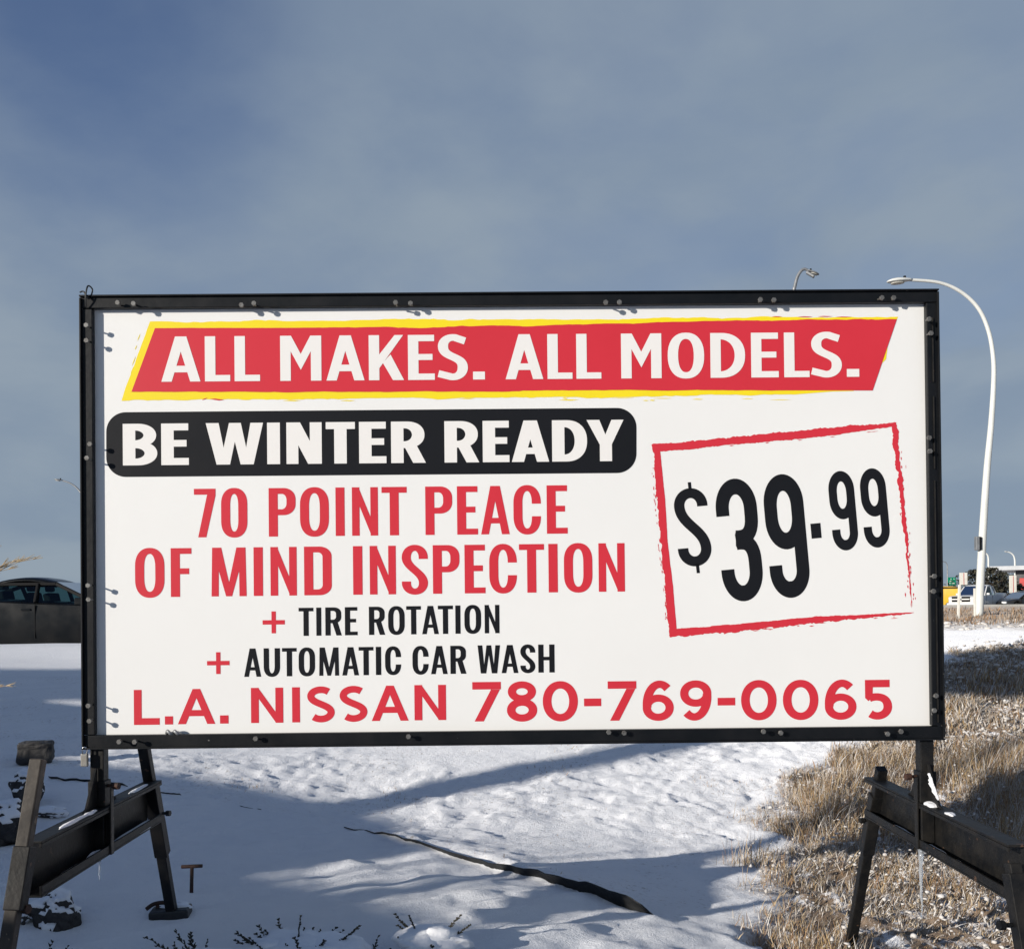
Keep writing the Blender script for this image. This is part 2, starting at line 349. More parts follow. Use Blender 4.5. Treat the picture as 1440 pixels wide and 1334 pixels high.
def ground_z(x, y):
    x = np.asarray(x, float); y = np.asarray(y, float)
    z = base_z(x, y); bed, dB, grass = zones(x, y)
    near = 1 - sstep(14, 30, y)
    # the bed: wind-combed smooth snow; the lawn: snow lying lumpy over turf
    a = math.radians(40); u = x * math.cos(a) + y * math.sin(a); v = -x * math.sin(a) + y * math.cos(a)
    smooth = 0.055 * fbm(x * 0.9, y * 0.9, 3, 3) + 0.020 * fbm(u * 1.5, v * 9.0, 9, 4) + 0.016 * fbm(x * 5, y * 5, 5, 4) + 0.006 * fbm(x * 15, y * 15, 6, 2)
    lump = 0.034 * fbm(u * 1.1, v * 1.6, 21, 3) + 0.018 * fbm(u * 5.0 + 2 * vnoise(x * 3, y * 3, 19), v * 7.0, 25, 4, 0.65) + 0.014 * np.abs(fbm(x * 13, y * 13, 29, 2)) + 0.010 * vnoise(x * 21, y * 21, 37)
    rough = 0.10 * fbm(x * 1.7, y * 1.7, 51, 4) + 0.07 * fbm(x * 7, y * 7, 55, 3)
    patch = sstep(-0.15, 0.25, fbm(x * 0.8, y * 0.8, 61, 2) + 0.1)
    lump = lump * (0.35 + 0.95 * patch)
    w = sstep(0.0, 0.12, np.where(bed, dB, -dB) + 0.06)
    zz = smooth * w + lump * (1 - w)
    zz = zz + 0.06 * (1 - w) * np.exp(-(dB / 0.25)**2) * 0.6 * (vnoise(x * 2.5, y * 2.5, 77) + 0.5)     # lawn lip along the edging
    zz = zz * (1 - grass) + rough * grass
    berm = 0.20 * np.exp(-((y - 16.8)**2) / 1.0) * (x < 0) * (0.8 + 0.5 * vnoise(x * 1.3, y * 0.6, 83))
    return z + zz * near + berm + (1 - near) * 0.10 * fbm(x * 0.4, y * 0.4, 91, 4) * (y < 33)
def axis(lo, hi, step, far_lo, far_hi, g=1.13):
    a = list(np.arange(lo, hi, step)); s = step; x = a[-1]
    while x < far_hi: s *= g; x += s; a.append(x)
    s = step; x = a[0]; b = []
    while x > far_lo: s *= g; x -= s; b.append(x)
    return np.array(b[::-1] + a)
gx = axis(-3.4, 4.6, 0.030, -2600, 2600); gy = axis(3.3, 11.5, 0.032, -1500, 3000, 1.10)
GX, GY = np.meshgrid(gx, gy); GZ = ground_z(GX, GY)
nx, ny = len(gx), len(gy)
V = np.c_[GX.ravel(), GY.ravel(), GZ.ravel()]
I = np.arange(nx * ny).reshape(ny, nx)
Q = np.stack([I[:-1, :-1], I[:-1, 1:], I[1:, 1:], I[1:, :-1]], -1).reshape(-1, 4)
me = bpy.data.meshes.new('ground')
me.vertices.add(len(V)); me.vertices.foreach_set('co', V.ravel())
me.loops.add(Q.size); me.loops.foreach_set('vertex_index', Q.ravel().astype(np.int32))
me.polygons.add(len(Q)); me.polygons.foreach_set('loop_start', (np.arange(len(Q)) * 4).astype(np.int32))
me.update(); me.validate(); me.shade_smooth()
bed, dB, grass = zones(GX.ravel(), GY.ravel())
yy, xx = GY.ravel(), GX.ravel()
bank = sstep(19.2, 22.5, yy + 2.0 * fbm(xx * 0.5, yy * 0.5, 7, 4)) * (xx > -4) * (1 - sstep(60, 90, yy) * 0.6)
gravel = sstep(18.3, 19.6, yy + 1.2 * fbm(xx * 0.9, yy * 0.9, 8, 3)) * (1 - sstep(21.5, 23, yy)) * (xx > -3)
fr = np.maximum(grass, bank); lawn = np.where(bed, 0.0, 1.0) * (1 - fr) * (yy < 13)
col = np.c_[fr, lawn, gravel, np.ones_like(fr)].astype(np.float32)
at = me.attributes.new('zone', 'FLOAT_COLOR', 'POINT'); at.data.foreach_set('color', col.ravel())
gm = bpy.data.materials.new('snowy_ground'); gm.use_nodes = True; nt = gm.node_tree; bs = nt.nodes['Principled BSDF']
tcn = nt.nodes.new('ShaderNodeTexCoord'); an = nt.nodes.new('ShaderNodeAttribute'); an.attribute_name = 'zone'
sepc = nt.nodes.new('ShaderNodeSeparateColor'); nt.links.new(an.outputs['Color'], sepc.inputs[0])
def nz(scale, detail=5, rough=0.55, vec=None):
    n = nt.nodes.new('ShaderNodeTexNoise'); n.inputs['Scale'].default_value = scale; n.inputs['Detail'].default_value = detail; n.inputs['Roughness'].default_value = rough
    nt.links.new(vec or tcn.outputs['Object'], n.inputs['Vector']); return n.outputs['Fac']
def rampn(src, p0, p1, c0, c1):
    n = nt.nodes.new('ShaderNodeValToRGB'); e = n.color_ramp.elements; e[0].position, e[1].position = p0, p1; e[0].color, e[1].color = (*c0, 1), (*c1, 1)
    nt.links.new(src, n.inputs[0]); return n.outputs['Color']
def mixn(f, a, b):
    n = nt.nodes.new('ShaderNodeMix'); n.data_type = 'RGBA'
    for s, v in (('Factor', f), ('A', a), ('B', b)):
        if isinstance(v, tuple): n.inputs[s].default_value = (*v, 1)
        elif isinstance(v, float): n.inputs[s].default_value = v
        else: nt.links.new(v, n.inputs[s])
    return n.outputs['Result']
def mth(op, a, b):
    n = nt.nodes.new('ShaderNodeMath'); n.operation = op
    for i, v in enumerate((a, b)):
        if isinstance(v, (int, float)): n.inputs[i].default_value = v
        else: nt.links.new(v, n.inputs[i])
    return n.outputs[0]
snowc = rampn(nz(3.0), 0.3, 0.7, (0.83, 0.84, 0.865), (0.77, 0.785, 0.82))
straw = rampn(nz(9.0, 6, 0.7), 0.35, 0.7, (0.13, 0.092, 0.064), (0.33, 0.25, 0.18))
# turf tips poking through thin snow on the lawn
tip = rampn(nz(34.0, 5, 0.7), 0.55, 0.68, (0, 0, 0), (1, 1, 1)); tipb = rampn(nz(2.2, 3), 0.40, 0.66, (0.05, 0.05, 0.05), (0.75, 0.75, 0.75))
lawnf = mth('MULTIPLY', mth('MULTIPLY', tip, tipb), sepc.outputs[1])
c1 = mixn(lawnf, snowc, (0.20, 0.15, 0.10))
spk = rampn(nz(7.5, 8, 0.8), 0.50, 0.62, (0, 0, 0), (1, 1, 1))           # snow caught in the dry grass
gc = mixn(spk, straw, snowc)
c2 = mixn(sepc.outputs[0], c1, gc)
grv = rampn(nz(7.0, 6, 0.8), 0.40, 0.62, (0.16, 0.13, 0.11), (0.80, 0.80, 0.80))
c3 = mixn(sepc.outputs[2], c2, grv)
nt.links.new(c3, bs.inputs['Base Color']); bs.inputs['Roughness'].default_value = 0.6; bs.inputs['Diffuse Roughness'].default_value = 1.0; bs.inputs['Specular IOR Level'].default_value = 0.3
bmp = nt.nodes.new('ShaderNodeBump'); bmp.inputs['Strength'].default_value = 0.6; bmp.inputs['Distance'].default_value = 0.016
hh = mth('ADD', mth('MULTIPLY', nz(30.0, 8, 0.72), 1.25), mth('MULTIPLY', nz(130.0, 3, 0.6), 0.5))
nt.links.new(hh, bmp.inputs['Height']); nt.links.new(bmp.outputs[0], bs.inputs['Normal'])
me.materials.append(gm)
go = bpy.data.objects.new('ground', me); C.objects.link(go); tag(go, kind='structure')

# far road: asphalt sheet with a pale kerb in front of it
RZ = CZ - 0.76
MB().add([(-300, 62, RZ), (500, 62, RZ), (500, 112, RZ), (-300, 112, RZ)], [(0, 1, 2, 3)]).build('road', M['asphalt'])
tag(bpy.data.objects['road'], kind='structure')
MB().box((100, 61.6, CZ - 0.50), (800, 0.5, 0.62)).build('kerb', M['concrete'], bevel=0.03)
tag(bpy.data.objects['kerb'], kind='structure')
# ------------------------------------------------------------------ lettering: glyphs drawn as outlines, cap height 1
def rect(x0, y0, x1, y1): return [(x0, y0), (x1, y0), (x1, y1), (x0, y1)]
def strip(A, B, closed=False):
    n = len(A); return [[A[i], A[(i + 1) % n], B[(i + 1) % n], B[i]] for i in range(n if closed else n - 1)]
def arc(cx, cy, rx, ry, a0, a1, n=18, p=2.0):
    out = []
    for i in range(n + 1):
        a = math.radians(a0 + (a1 - a0) * i / n); c, s = math.cos(a), math.sin(a)
        out.append((cx + rx * math.copysign(abs(c)**(2 / p), c), cy + ry * math.copysign(abs(s)**(2 / p), s)))
    return out
def nib(path, sv, sh):
    """a pen stroke: thickness sv where it runs upright, sh where it runs level"""
    L, Rr = [], []
    for i in range(len(path)):
        a, b = path[max(i - 1, 0)], path[min(i + 1, len(path) - 1)]
        dx, dy = b[0] - a[0], b[1] - a[1]; l = math.hypot(dx, dy) or 1; dx /= l; dy /= l
        t = math.hypot(sv * dy, sh * dx) / 2
        L.append((path[i][0] - dy * t, path[i][1] + dx * t)); Rr.append((path[i][0] + dy * t, path[i][1] - dx * t))
    return strip(L, Rr)
def ring(x0, x1, y0, y1, tv, th, rt, rb, p=2.0, ri=None):
    """closed bowl with straight sides and rounded caps (rt, rb: cap heights)"""
    def pth(x0, x1, y0, y1, rt, rb):
        c, r = (x0 + x1) / 2, (x1 - x0) / 2
        return arc(c, y1 - rt, r, rt, 0, 180, 20, p) + arc(c, y0 + rb, r, rb, 180, 360, 20, p)
    k = th * (0.75 if ri is None else ri)
    return strip(pth(x0, x1, y0, y1, rt, rb), pth(x0 + tv, x1 - tv, y0 + th, y1 - th, max(rt - k, .02), max(rb - k, .02)), True)
def copen(x0, x1, y0, y1, tv, th, rt, rb, ta, tb, p=2.0):
    """a C: open on the right between heights tb and ta"""
    def pth(x0, x1, y0, y1, rt, rb):
        c, r = (x0 + x1) / 2, (x1 - x0) / 2
        return [(x1, ta)] + arc(c, y1 - rt, r, rt, 0, 180, 20, p) + arc(c, y0 + rb, r, rb, 180, 360, 20, p) + [(x1, tb)]
    return strip(pth(x0, x1, y0, y1, rt, rb), pth(x0 + tv, x1 - tv, y0 + th, y1 - th, rt - th, rb - th))
def bowl(x0, x1, y0, y1, rx, ry, tv, th, p=2.0):
    """the right-hand bowl of P, R, B, D"""
    def pth(x1, y0, y1, rx, ry):
        return [(x0, y1)] + arc(x1 - rx, y1 - ry, rx, ry, 90, 0, 14, p) + arc(x1 - rx, y0 + ry, rx, ry, 0, -90, 14, p) + [(x0, y0)]
    return strip(pth(x1, y0, y1, rx, ry), pth(x1 - tv, y0 + th, y1 - th, max(rx - tv * .8, .02), max(ry - th * .9, .02)))
def spath(w, sv, sh, a0, a1, yt, yb, k, ext=0.0, os=0.012):
    """centreline of an S: upper arc from angle a0, spine, lower arc to angle a1"""
    rx = (w - sv) / 2; c = w / 2
    top = arc(c, yt, rx, 1 + os - sh / 2 - yt, a0, 180, 20); bot = arc(c, yb, rx, yb - sh / 2 + os, 0, -a1, 20)
    sp = bez((c - rx, yt), (c - rx, yt - k), (c + rx, yb + k), (c + rx, yb), 24)
    P = top + sp[1:-1] + bot
    if ext: P = [(top[0][0], top[0][1] - ext)] + P + [(bot[-1][0], bot[-1][1] + ext)]
    return P
def flip(polys, w): return [[(w - x, 1 - y) for x, y in q] for q in polys]
OS = 0.012
def glyph(ch, st, w, sv, sh):
    """polygons of one letter; st: hum (humanist bold), osw (condensed), got (geometric), beb (tall numerals)"""
    p = {'hum': 2.25, 'osw': 2.1, 'got': 2.05, 'beb': 2.0}[st]
    osw = st == 'osw'
    if ch in '.': return [rect(0, 0, w, {'hum': .175, 'got': .235}[st])]
    if ch == '-': return [rect(0, .37, w, .565)]
    if ch == '+': return [rect(0, .5 - sh / 2, w, .5 + sh / 2), rect(w / 2 - sv / 2, 0, w / 2 + sv / 2, 1)]
    if ch == 'I': return [rect(0, 0, w, 1)]
    if ch == 'L': return [rect(0, 0, sv, 1), rect(0, 0, w, sh)]
    if ch == 'T': return [rect(w / 2 - sv / 2, 0, w / 2 + sv / 2, 1), rect(0, 1 - sh, w, 1)]
    if ch == 'H': return [rect(0, 0, sv, 1), rect(w - sv, 0, w, 1), rect(0, .5 - sh * .5, w, .5 + sh * .5)]
    if ch == 'E':
        m0 = .455 if osw else .442; mm = sh * (1 if osw else .95)
        return [rect(0, 0, sv, 1), rect(0, 0, w, sh), rect(0, m0, w * (.88 if osw else .92), m0 + mm), rect(0, 1 - sh, w * .985, 1)]
    if ch == 'F': return [rect(0, 0, sv, 1), rect(0, .465, w * .885, .465 + sh), rect(0, 1 - sh, w, 1)]
    if ch == 'A':
        a = {'hum': sv * .54, 'osw': sv * .53, 'got': sv * .48}[st]; t = {'hum': sv * .98, 'osw': sv * .86, 'got': sv * 1.03}[st]; c = w / 2; tt = min(t, 2 * a)
        y0, y1 = {'hum': (.205, .35), 'osw': (.225, .34), 'got': (.225, .40)}[st]
        if st == 'hum' and sv > .27: y0, y1 = .19, .345
        xl = lambda y: (c - a) * y + t * .4; xr = lambda y: w - xl(y)
        return [[(0, 0), (t, 0), (c - a + tt, 1), (c - a, 1)], [(w, 0), (w - t, 0), (c + a - tt, 1), (c + a, 1)], [(xl(y0), y0), (xr(y0), y0), (xr(y1), y1), (xl(y1), y1)]]
    if ch == 'M':
        if osw:
            c = w / 2
            L = [[(0, 0), (.205 * w, 0), (.215 * w, 1), (.025 * w, 1)], [(.025 * w, 1), (.285 * w, 1), (c + .085 * w, 0), (c - .085 * w, 0)]]
        else:
            c = w / 2
            L = [rect(0, 0, sv, 1), [(sv * .9, 1), (sv * 1.04, 1), (c, .594), (c, .244), (sv, .655), (sv * .9, .7)]]
        return L + [[(w - x, y) for x, y in q] for q in L]
    if ch == 'N':
        s = sv * {'hum': .95, 'osw': .83, 'got': 1.0}[st]; dx = {'hum': sv * 1.1, 'osw': w * .255, 'got': w * .225}[st]
        return [rect(0, 0, s, 1), rect(w - s, 0, w, 1), [(0, 1), (dx, 1), (w, 0), (w - dx, 0)]]
    if ch == 'K':
        return [rect(0, 0, sv, 1), [(.737 * w, 1), (.983 * w, 1), (sv, .265), (sv, .57)], [(.40 * w, .385), (.62 * w, .57), (w, 0), (.686 * w, 0)]]
    if ch == 'W':
        if osw: o = [(0, 1), (.21, 1), (.285, .30), (.395, 1), (.605, 1), (.715, .30), (.79, 1), (1, 1), (.865, 0), (.625, 0), (.5, .66), (.375, 0), (.135, 0)]
        else: o = [(0, 1), (.225, 1), (.31, .406), (.406, 1), (.612, 1), (.703, .406), (.78, 1), (1, 1), (.832, 0), (.605, 0), (.506, .55), (.42, 0), (.186, 0)]
        return [[(x * w, y) for x, y in o]]
    if ch == 'Y': return [[(x * w, y) for x, y in [(0, 1), (.346, 1), (.506, .645), (.673, 1), (1, 1), (.68, .41), (.68, 0), (.353, 0), (.353, .4)]]]
    if ch == 'D':
        if osw: return [rect(0, 0, sv, 1)] + bowl(sv * .9, w, 0, 1, w * .44, .20, sv, sh)
        return [rect(0, 0, sv, 1)] + bowl(sv * .9, w, 0, 1, (w - sv) * (1.0 if sv < .27 else .92), .5, sv, sh, 2.25)
    if ch in 'O0':
        if osw: return ring(0, w, -OS, 1 + OS, sv, sh * 1.03, w * .62, w * .62, 2.25)
        if st == 'got': return ring(0, w, -OS, 1 + OS, sv, sh, .5 + OS, .5 + OS, 2.08, 1.0)
        return ring(0, w, -OS, 1 + OS, sv * 1.0, sh, .5 + OS, .5 + OS, 2.3, 1.0)
    if ch == 'C': return copen(0, w, -OS, 1 + OS, sv, sh * 1.03, w * .66, w * .66, .625, .365, 2.2)
    if ch == 'U': 
        def pth(x0, x1, y0, r):
            return [(x0, 1)] + arc((x0 + x1) / 2, y0 + r, (x1 - x0) / 2, r, 180, 360, 22, 2.2) + [(x1, 1)]
        return strip(pth(0, w, -OS, w * .62), pth(sv, w - sv, sh - OS, w * .62 - sh * .75))
    if ch == 'P':
        return [rect(0, 0, sv, 1)] + bowl(sv * .9, w, .44, 1, w * .45, .235, sv, sh, 2.1)
    if ch == 'R':
        if osw: return [rect(0, 0, sv, 1)] + bowl(sv * .9, w * .975, .435, 1, w * .45, .22, sv, sh, 2.1) + [[(w * .40, .50), (w * .74, .50), (w, 0), (w - sv * 1.02, 0)]]
        return [rect(0, 0, sv, 1)] + bowl(sv * .9, w * .965, .36, 1, w * .52, .32, sv, sh * .97, 2.2) + [[(w * .37, .45), (w * .40, .37), (w * .634, 0), (w, 0), (w * .745, .41), (w * .70, .47)]]
    if ch == 'B':
        return [rect(0, 0, sv, 1)] + bowl(sv * .9, w * .97, .44, 1, w * .54, .28, sv, sh * .97, 2.1) + bowl(sv * .9, w, 0, .575, w * .56, .2875, sv, sh * .97, 2.1)
    if ch in 'S$':
        if osw: return nib(spath(w, sv, sh * 1.03, 0, 180, .755, .225, .22, .035), sv, sh * 1.05)
        if st == 'got': return nib(spath(w, sv, sh, 42, 138, .735, .275, .22), sv * .93, sh)
        if st == 'beb':
            return nib(spath(w, sv, sh, 0, 180, .785, .215, .25, .02), sv, sh) 
        P = spath(w, sv, sh * 1.05, 58, 122, .745, .27, .27)
        P[0] = (P[0][0] + .06 * w, P[0][1] - .012)
        return nib([(w * .93 - sv * .06, 1 - sh * 1.02)] + P[3:-3] + [(w * .015, sh * .98)], sv * .98, sh * 1.05)
    if ch == '7':
        if osw: return [rect(0, 1 - sh, w, 1), [(w * .62, 1 - sh), (w, 1 - sh), (w, .86), (w * .56, 0), (w * .185, 0), (w * .60, .86)]]
        return [rect(0, 1 - sh, w, 1), [(w * .70, 1 - sh * 1.02), (w, 1 - sh * 1.02), (w, .855), (w * .39, 0), (w * .07, 0), (w * .655, 1 - sh)]]
    if ch in '69':
        if st == 'got':
            ry = .335
            q = ring(0, w, 1 + OS - 2 * ry, 1 + OS, sv * .95, sh * .97, ry, ry, 2.05, 1.0)
            P = arc(w * .45, .60, w * .55 - sv / 2, .60 - sh / 2 + OS, 8, -128, 30, 2.0)
            q += nib(P, sv, sh)
            return q if ch == '9' else flip(q, w)
        q = ring(0, w, .392, 1, sv, sh, w * .74, w * .74, 2.0, .8)
        P = [(w - sv / 2, .70), (w - sv / 2, .4)] + arc(w / 2, w * .70, (w - sv) / 2, w * .70 - sh / 2, 0, -180, 26) + [(sv / 2, .27)]
        return q + nib(P, sv, sh)
    if ch == '8':
        return ring(w * .035, w * .965, .485, 1 + OS, sv * .95, sh * .93, .265, .265, 2.05, 1.0) + ring(0, w, -OS, .575, sv * .98, sh * .97, .2935, .2935, 2.05, 1.0)
    if ch == '5':
        q = [rect(w * .09, 1 - sh, w * .925, 1), [(w * .09, 1), (w * .09 + sv * .93, 1), (w * .345, .555), (w * .20, .46), (w * .09, .54)]]
        P = [(w * .23, .53)] + bez((w * .23, .53), (w * .36, .585), (w - sv / 2, .62), (w - sv / 2, .315), 14)[1:] + arc(w * .50, .315, w * .5 - sv / 2, .315 - sh / 2 + OS, -6, -132, 22)
        return q + nib(P, sv, sh)
    if ch == '3':
        r = w * .74
        U_ = [(sv / 2, .70), (sv / 2, 1 - r)] + arc(w / 2, 1 - r, (w - sv) / 2, r - sh / 2, 180, 0, 24)[1:] + [(w - sv / 2, .68)] + bez((w - sv / 2, .68), (w - sv / 2, .54), (w * .66, .505), (w * .42, .515), 10)[1:]
        Lw = [(x, 1 - y) for x, y in U_]
        Lw[0] = (sv / 2, .27)
        return nib(U_, sv, sh * .93) + nib(Lw, sv, sh * .93) + [rect(w * .42, .438, w * .60, .562)]
    raise ValueError(ch)
def union_mesh(polys, mb, fn, y):
    """the union of 2-D polygons as one layer of triangles; fn maps (x, y2d) to sign coordinates"""
    vs, fs, idx = [], [], {}
    for q in polys:
        f = []
        for pnt in q:
            k = (round(pnt[0], 5), round(pnt[1], 5))
            if k not in idx: idx[k] = len(vs); vs.append(Vector(k))
            if not f or f[-1] != idx[k]: f.append(idx[k])
        if len(f) > 1 and f[0] == f[-1]: f.pop()
        if len(set(f)) != len(f) or len(f) < 3: continue
        ar = sum(vs[f[i]].x * vs[f[i - 1]].y - vs[f[i - 1]].x * vs[f[i]].y for i in range(len(f)))
        if abs(ar) < 1e-9: continue
        fs.append(f if ar < 0 else f[::-1])
    ov, _, of, _, _, orig = delaunay_2d_cdt(vs, [], fs, 0, 2e-5)
    keep = [f for f, o in zip(of, orig) if o]
    pts = [fn(p.x, p.y) for p in ov]
    mb.add([(a, y, b) for a, b in pts], [tuple(f) for f in keep])

# ------------------------------------------------------------------ the sign: local x along it, y away from the viewer, z up
SD, SX, SZ, SYAW = 3.62888, 0.0056, 0.31209, 0.00889
HW, HH = 1.525, 0.8017                      # half width and height over the frame
sign = thing('portable_sign', 'large portable billboard with a white banner in a black frame on two trestles', 'sign', (SX, SD, CZ + SZ - HH - 0.80), SYAW)
_sm = Matrix.Translation((SX, SD, CZ + SZ)) @ Matrix.Rotation(SYAW, 4, 'Z'); _smi = _sm.inverted()
ZO = HH + 0.80                              # centre of the board above the sign's base
def sp(px, py, yl=0.028):
    """sign coordinates (x, z from the board's centre) of a photograph pixel on the plane y = yl"""
    o = _smi @ Vector((0, 0, CZ)); d = _smi.to_3x3() @ ray(px, py); t = (yl - o.y) / d.y
    q = o + d * t; return q.x, q.z
BY = 0.028
banner = MB().add([(-HW + .03, BY, -HH + .03 + ZO), (HW - .03, BY, -HH + .03 + ZO), (HW - .03, BY, HH - .03 + ZO), (-HW + .03, BY, HH - .03 + ZO)], [(0, 1, 2, 3)])
_b = MB(); _nxb, _nzb = 61, 33
for j in range(_nzb):
    for i in range(_nxb):
        x = -HW + .03 + (2 * HW - .06) * i / (_nxb - 1); z = -HH + .03 + (2 * HH - .06) * j / (_nzb - 1)
        _b.v.append((x, BY, z + ZO))
for j in range(_nzb - 1):
    for i in range(_nxb - 1): a = j * _nxb + i; _b.f.append((a, a + 1, a + _nxb + 1, a + _nxb))
_b.v += [(sx * (HW - .03), BY + .012, sz * (HH - .03) + ZO) for sx, sz in ((-1, -1), (1, -1), (1, 1), (-1, 1))]
n0 = len(_b.v) - 4; _b.f.append((n0 + 3, n0 + 2, n0 + 1, n0))
banner = _b.build('banner', M['banner'], sign)
L1, L2, L3 = BY - .0008, BY - .0016, BY - .0024   # printed layers
def lay(name, polys_px, m, y, parent=None):
    """flat printed shapes given in photograph pixels"""
    mb = MB(); union_mesh([[sp(*p) for p in q] for q in polys_px], mb, lambda a, b: (a, b + ZO), y)
    return mb.build(name, m, parent or banner)
rng = random.Random(5)
def line_text(name, letters, st, top, bot, svp, shp, m, y=L1, parent=None, label=None):
    """letters: (char, left px, right px); top/bot: ((x, y), (x, y)) cap and base lines in photograph pixels"""
    mb = MB()
    ev = lambda l, x: l[0][1] + (l[1][1] - l[0][1]) * (x - l[0][0]) / (l[1][0] - l[0][0])
    for ch, xl, xr in letters:
        xm = (xl + xr) / 2; yt, yb = ev(top, xm), ev(bot, xm); ym = (yt + yb) / 2
        X0, _ = sp(xl, ym); X1, _ = sp(xr, ym); _, Z1 = sp(xm, yt); _, Z0 = sp(xm, yb); H = Z1 - Z0
        g = glyph(ch, st, (X1 - X0) / H, svp, shp)
        union_mesh(g, mb, lambda a, b: (X0 + a * H, Z0 + b * H + ZO), y)
    o = mb.build(name, m, parent or banner)
    if label: o['label'] = label
    return o
# --- red strip with its brushed yellow border
def ragged(pts, amp, step, seed, hi=1.0):
    """a polyline resampled with a hand-brushed wobble across it (photograph pixels)"""
    out = []; s = 0.0
    for i in range(len(pts) - 1):
        a, b = Vector(pts[i]), Vector(pts[i + 1]); d = b - a; L = d.length; nrm = Vector((-d.y, d.x)) / L; n = max(1, int(L / step))
        for k in range(n + (1 if i == len(pts) - 2 else 0)):
            t = k / n; e = min(1, 6 * t + .1, 6 * (1 - t) + .1) if True else 1
            w = float(fbm(np.array((s + t * L) / 55.0), np.array(seed * 3.7), seed, 3)) * 1.5 + hi * float(vnoise(np.array((s + t * L) / 7.0), np.array(seed * 1.3), seed + 9)) * .8
            out.append(tuple(a + d * t + nrm * (amp * w * e)))
        s += L
    return out
def sliver(x, y, L, th, ang):
    c, s_ = math.cos(ang), math.sin(ang); P = [(-L / 2, 0), (-L * .1, -th * .6), (L / 2, -th * .1), (L * .15, th * .5)]
    return [(x + a * c - b * s_, y + a * s_ + b * c) for a, b in P]
yt = ragged([(211, 452), (520, 450), (700, 449), (900, 448), (1100, 446), (1263, 445.5)], 1.6, 5, 3)
yb = ragged([(1250, 470), (1246, 505)], .4, 6, 4) + [(1200, 549.8), (1170, 550.5)] + ragged([(1125, 554), (960, 557), (880, 558.5), (680, 559.5), (500, 560.5), (300, 561.5), (171, 563.5)], 1.7, 5, 6)
yl = ragged([(171, 563.5), (211, 452)], .8, 6, 8)
lay('yellow_border', [yt + yb + yl[1:-1]] + [sliver(rng.uniform(220, 1150), 560.5 + rng.uniform(-1, 3.0), rng.uniform(8, 34), rng.uniform(.8, 2), -.012) for _ in range(16)]
    + [sliver(190 + 21 * (1 - t) + rng.uniform(-5, -1) - 8, 452 + 111 * (t), rng.uniform(7, 16), 1.2, 1.93) for t in (.2, .33, .5, .62, .8)], M['print_yellow'], L1)
rt = ragged([(218, 461.5), (420, 461.0)], .25, 6, 10) + ragged([(428, 460.8), (520, 460), (560, 461), (610, 460.3), (650, 458), (700, 458), (740, 459.2), (800, 456.2), (850, 455), (890, 455.5), (930, 453.3), (1000, 451.5), (1100, 450.5), (1190, 450), (1261, 449)], 1.1, 5, 11)
rb_ = [(1227, 549)] + ragged([(1100, 549), (1000, 548.6), (900, 548.6), (735, 549.2), (700, 550.8), (600, 550), (500, 551), (440, 551), (310, 551.2), (185, 551)], .8, 5, 12)
red = lay('red_strip', [rt + rb_] + [sliver(305, 561.8, 20, 2.2, .06), sliver(288, 561, 9, 1.2, -.4), sliver(1227, 487, 13, 1.6, 1.9), sliver(1237, 468, 10, 1.2, 1.9), sliver(1216, 520, 12, 1.0, 1.95)] +
          [sliver(x, 445.6 + rng.uniform(-.6, .6), rng.uniform(10, 26), 1.2, -.01) for x in (1092, 1132, 1160, 1186)], M['print_red'], L2)
T1 = ((230, 473.5), (1137, 467.6)); B1 = ((230, 536.9), (1137, 530.4))
line_text('headline_lettering', [('A', 227, 282), ('L', 288.3, 323.8), ('L', 330, 365.7), ('M', 394.2, 452), ('A', 459, 512.5), ('K', 518.7, 568), ('E', 573.8, 611.3), ('S', 615.8, 658), ('.', 665, 681.7),
          ('A', 710.8, 763.7), ('L', 769.7, 804.7), ('L', 810.3, 845.3), ('M', 873.3, 930), ('O', 938.8, 990), ('D', 998.8, 1047.5), ('E', 1056, 1094.6), ('L', 1102.3, 1137.9), ('S', 1140.4, 1183.5), ('.', 1190.2, 1207.7)],
          'hum', T1, B1, .232, .140, M['print_white'], L3, banner)
# --- black pill
pill = []
for cx_, cy_, a0 in ((867.5, 601, -90), (867.5, 637.5, 0), (177, 643, 90), (177, 607, 180)):
    for k in range(13):
        a = math.radians(a0 + 90 * k / 12); pill.append((cx_ + 27.5 * math.cos(a), cy_ + 27.5 * math.sin(a)))
lay('black_panel', [pill], M['print_black'], L1)
line_text('winter_lettering', [('B', 172.9, 221.3), ('E', 226.9, 265.6), ('W', 289.6, 370.2), ('I', 375.8, 393.8), ('N', 402.9, 452.5), ('T', 458.3, 499.3), ('E', 505, 543.3), ('R', 550, 598.7), ('R', 625, 673.7), ('E', 678.8, 716.2), ('A', 719.5, 772), ('D', 776.3, 825.5), ('Y', 825, 877)],
          'hum', ((175, 596), (870, 590.2)), ((175, 654.4), (870, 648.2)), .300, .168, M['print_white'], L2, banner)
T3, B3 = ((275, 687.2), (785, 682.2)), ((275, 755.4), (785, 750.1))
line_text('inspection_lettering', [('7', 272.9, 303.3), ('0', 311, 347.9), ('P', 377.9, 415.8), ('O', 421.9, 462.5), ('I', 471.9, 484.6), ('N', 495, 531.5), ('T', 536.7, 572.1), ('P', 598.1, 636), ('E', 642.7, 672), ('A', 676.3, 716.5), ('C', 722, 760.6), ('E', 768.8, 798)],
          'osw', T3, B3, .187, .122, M['print_red'])
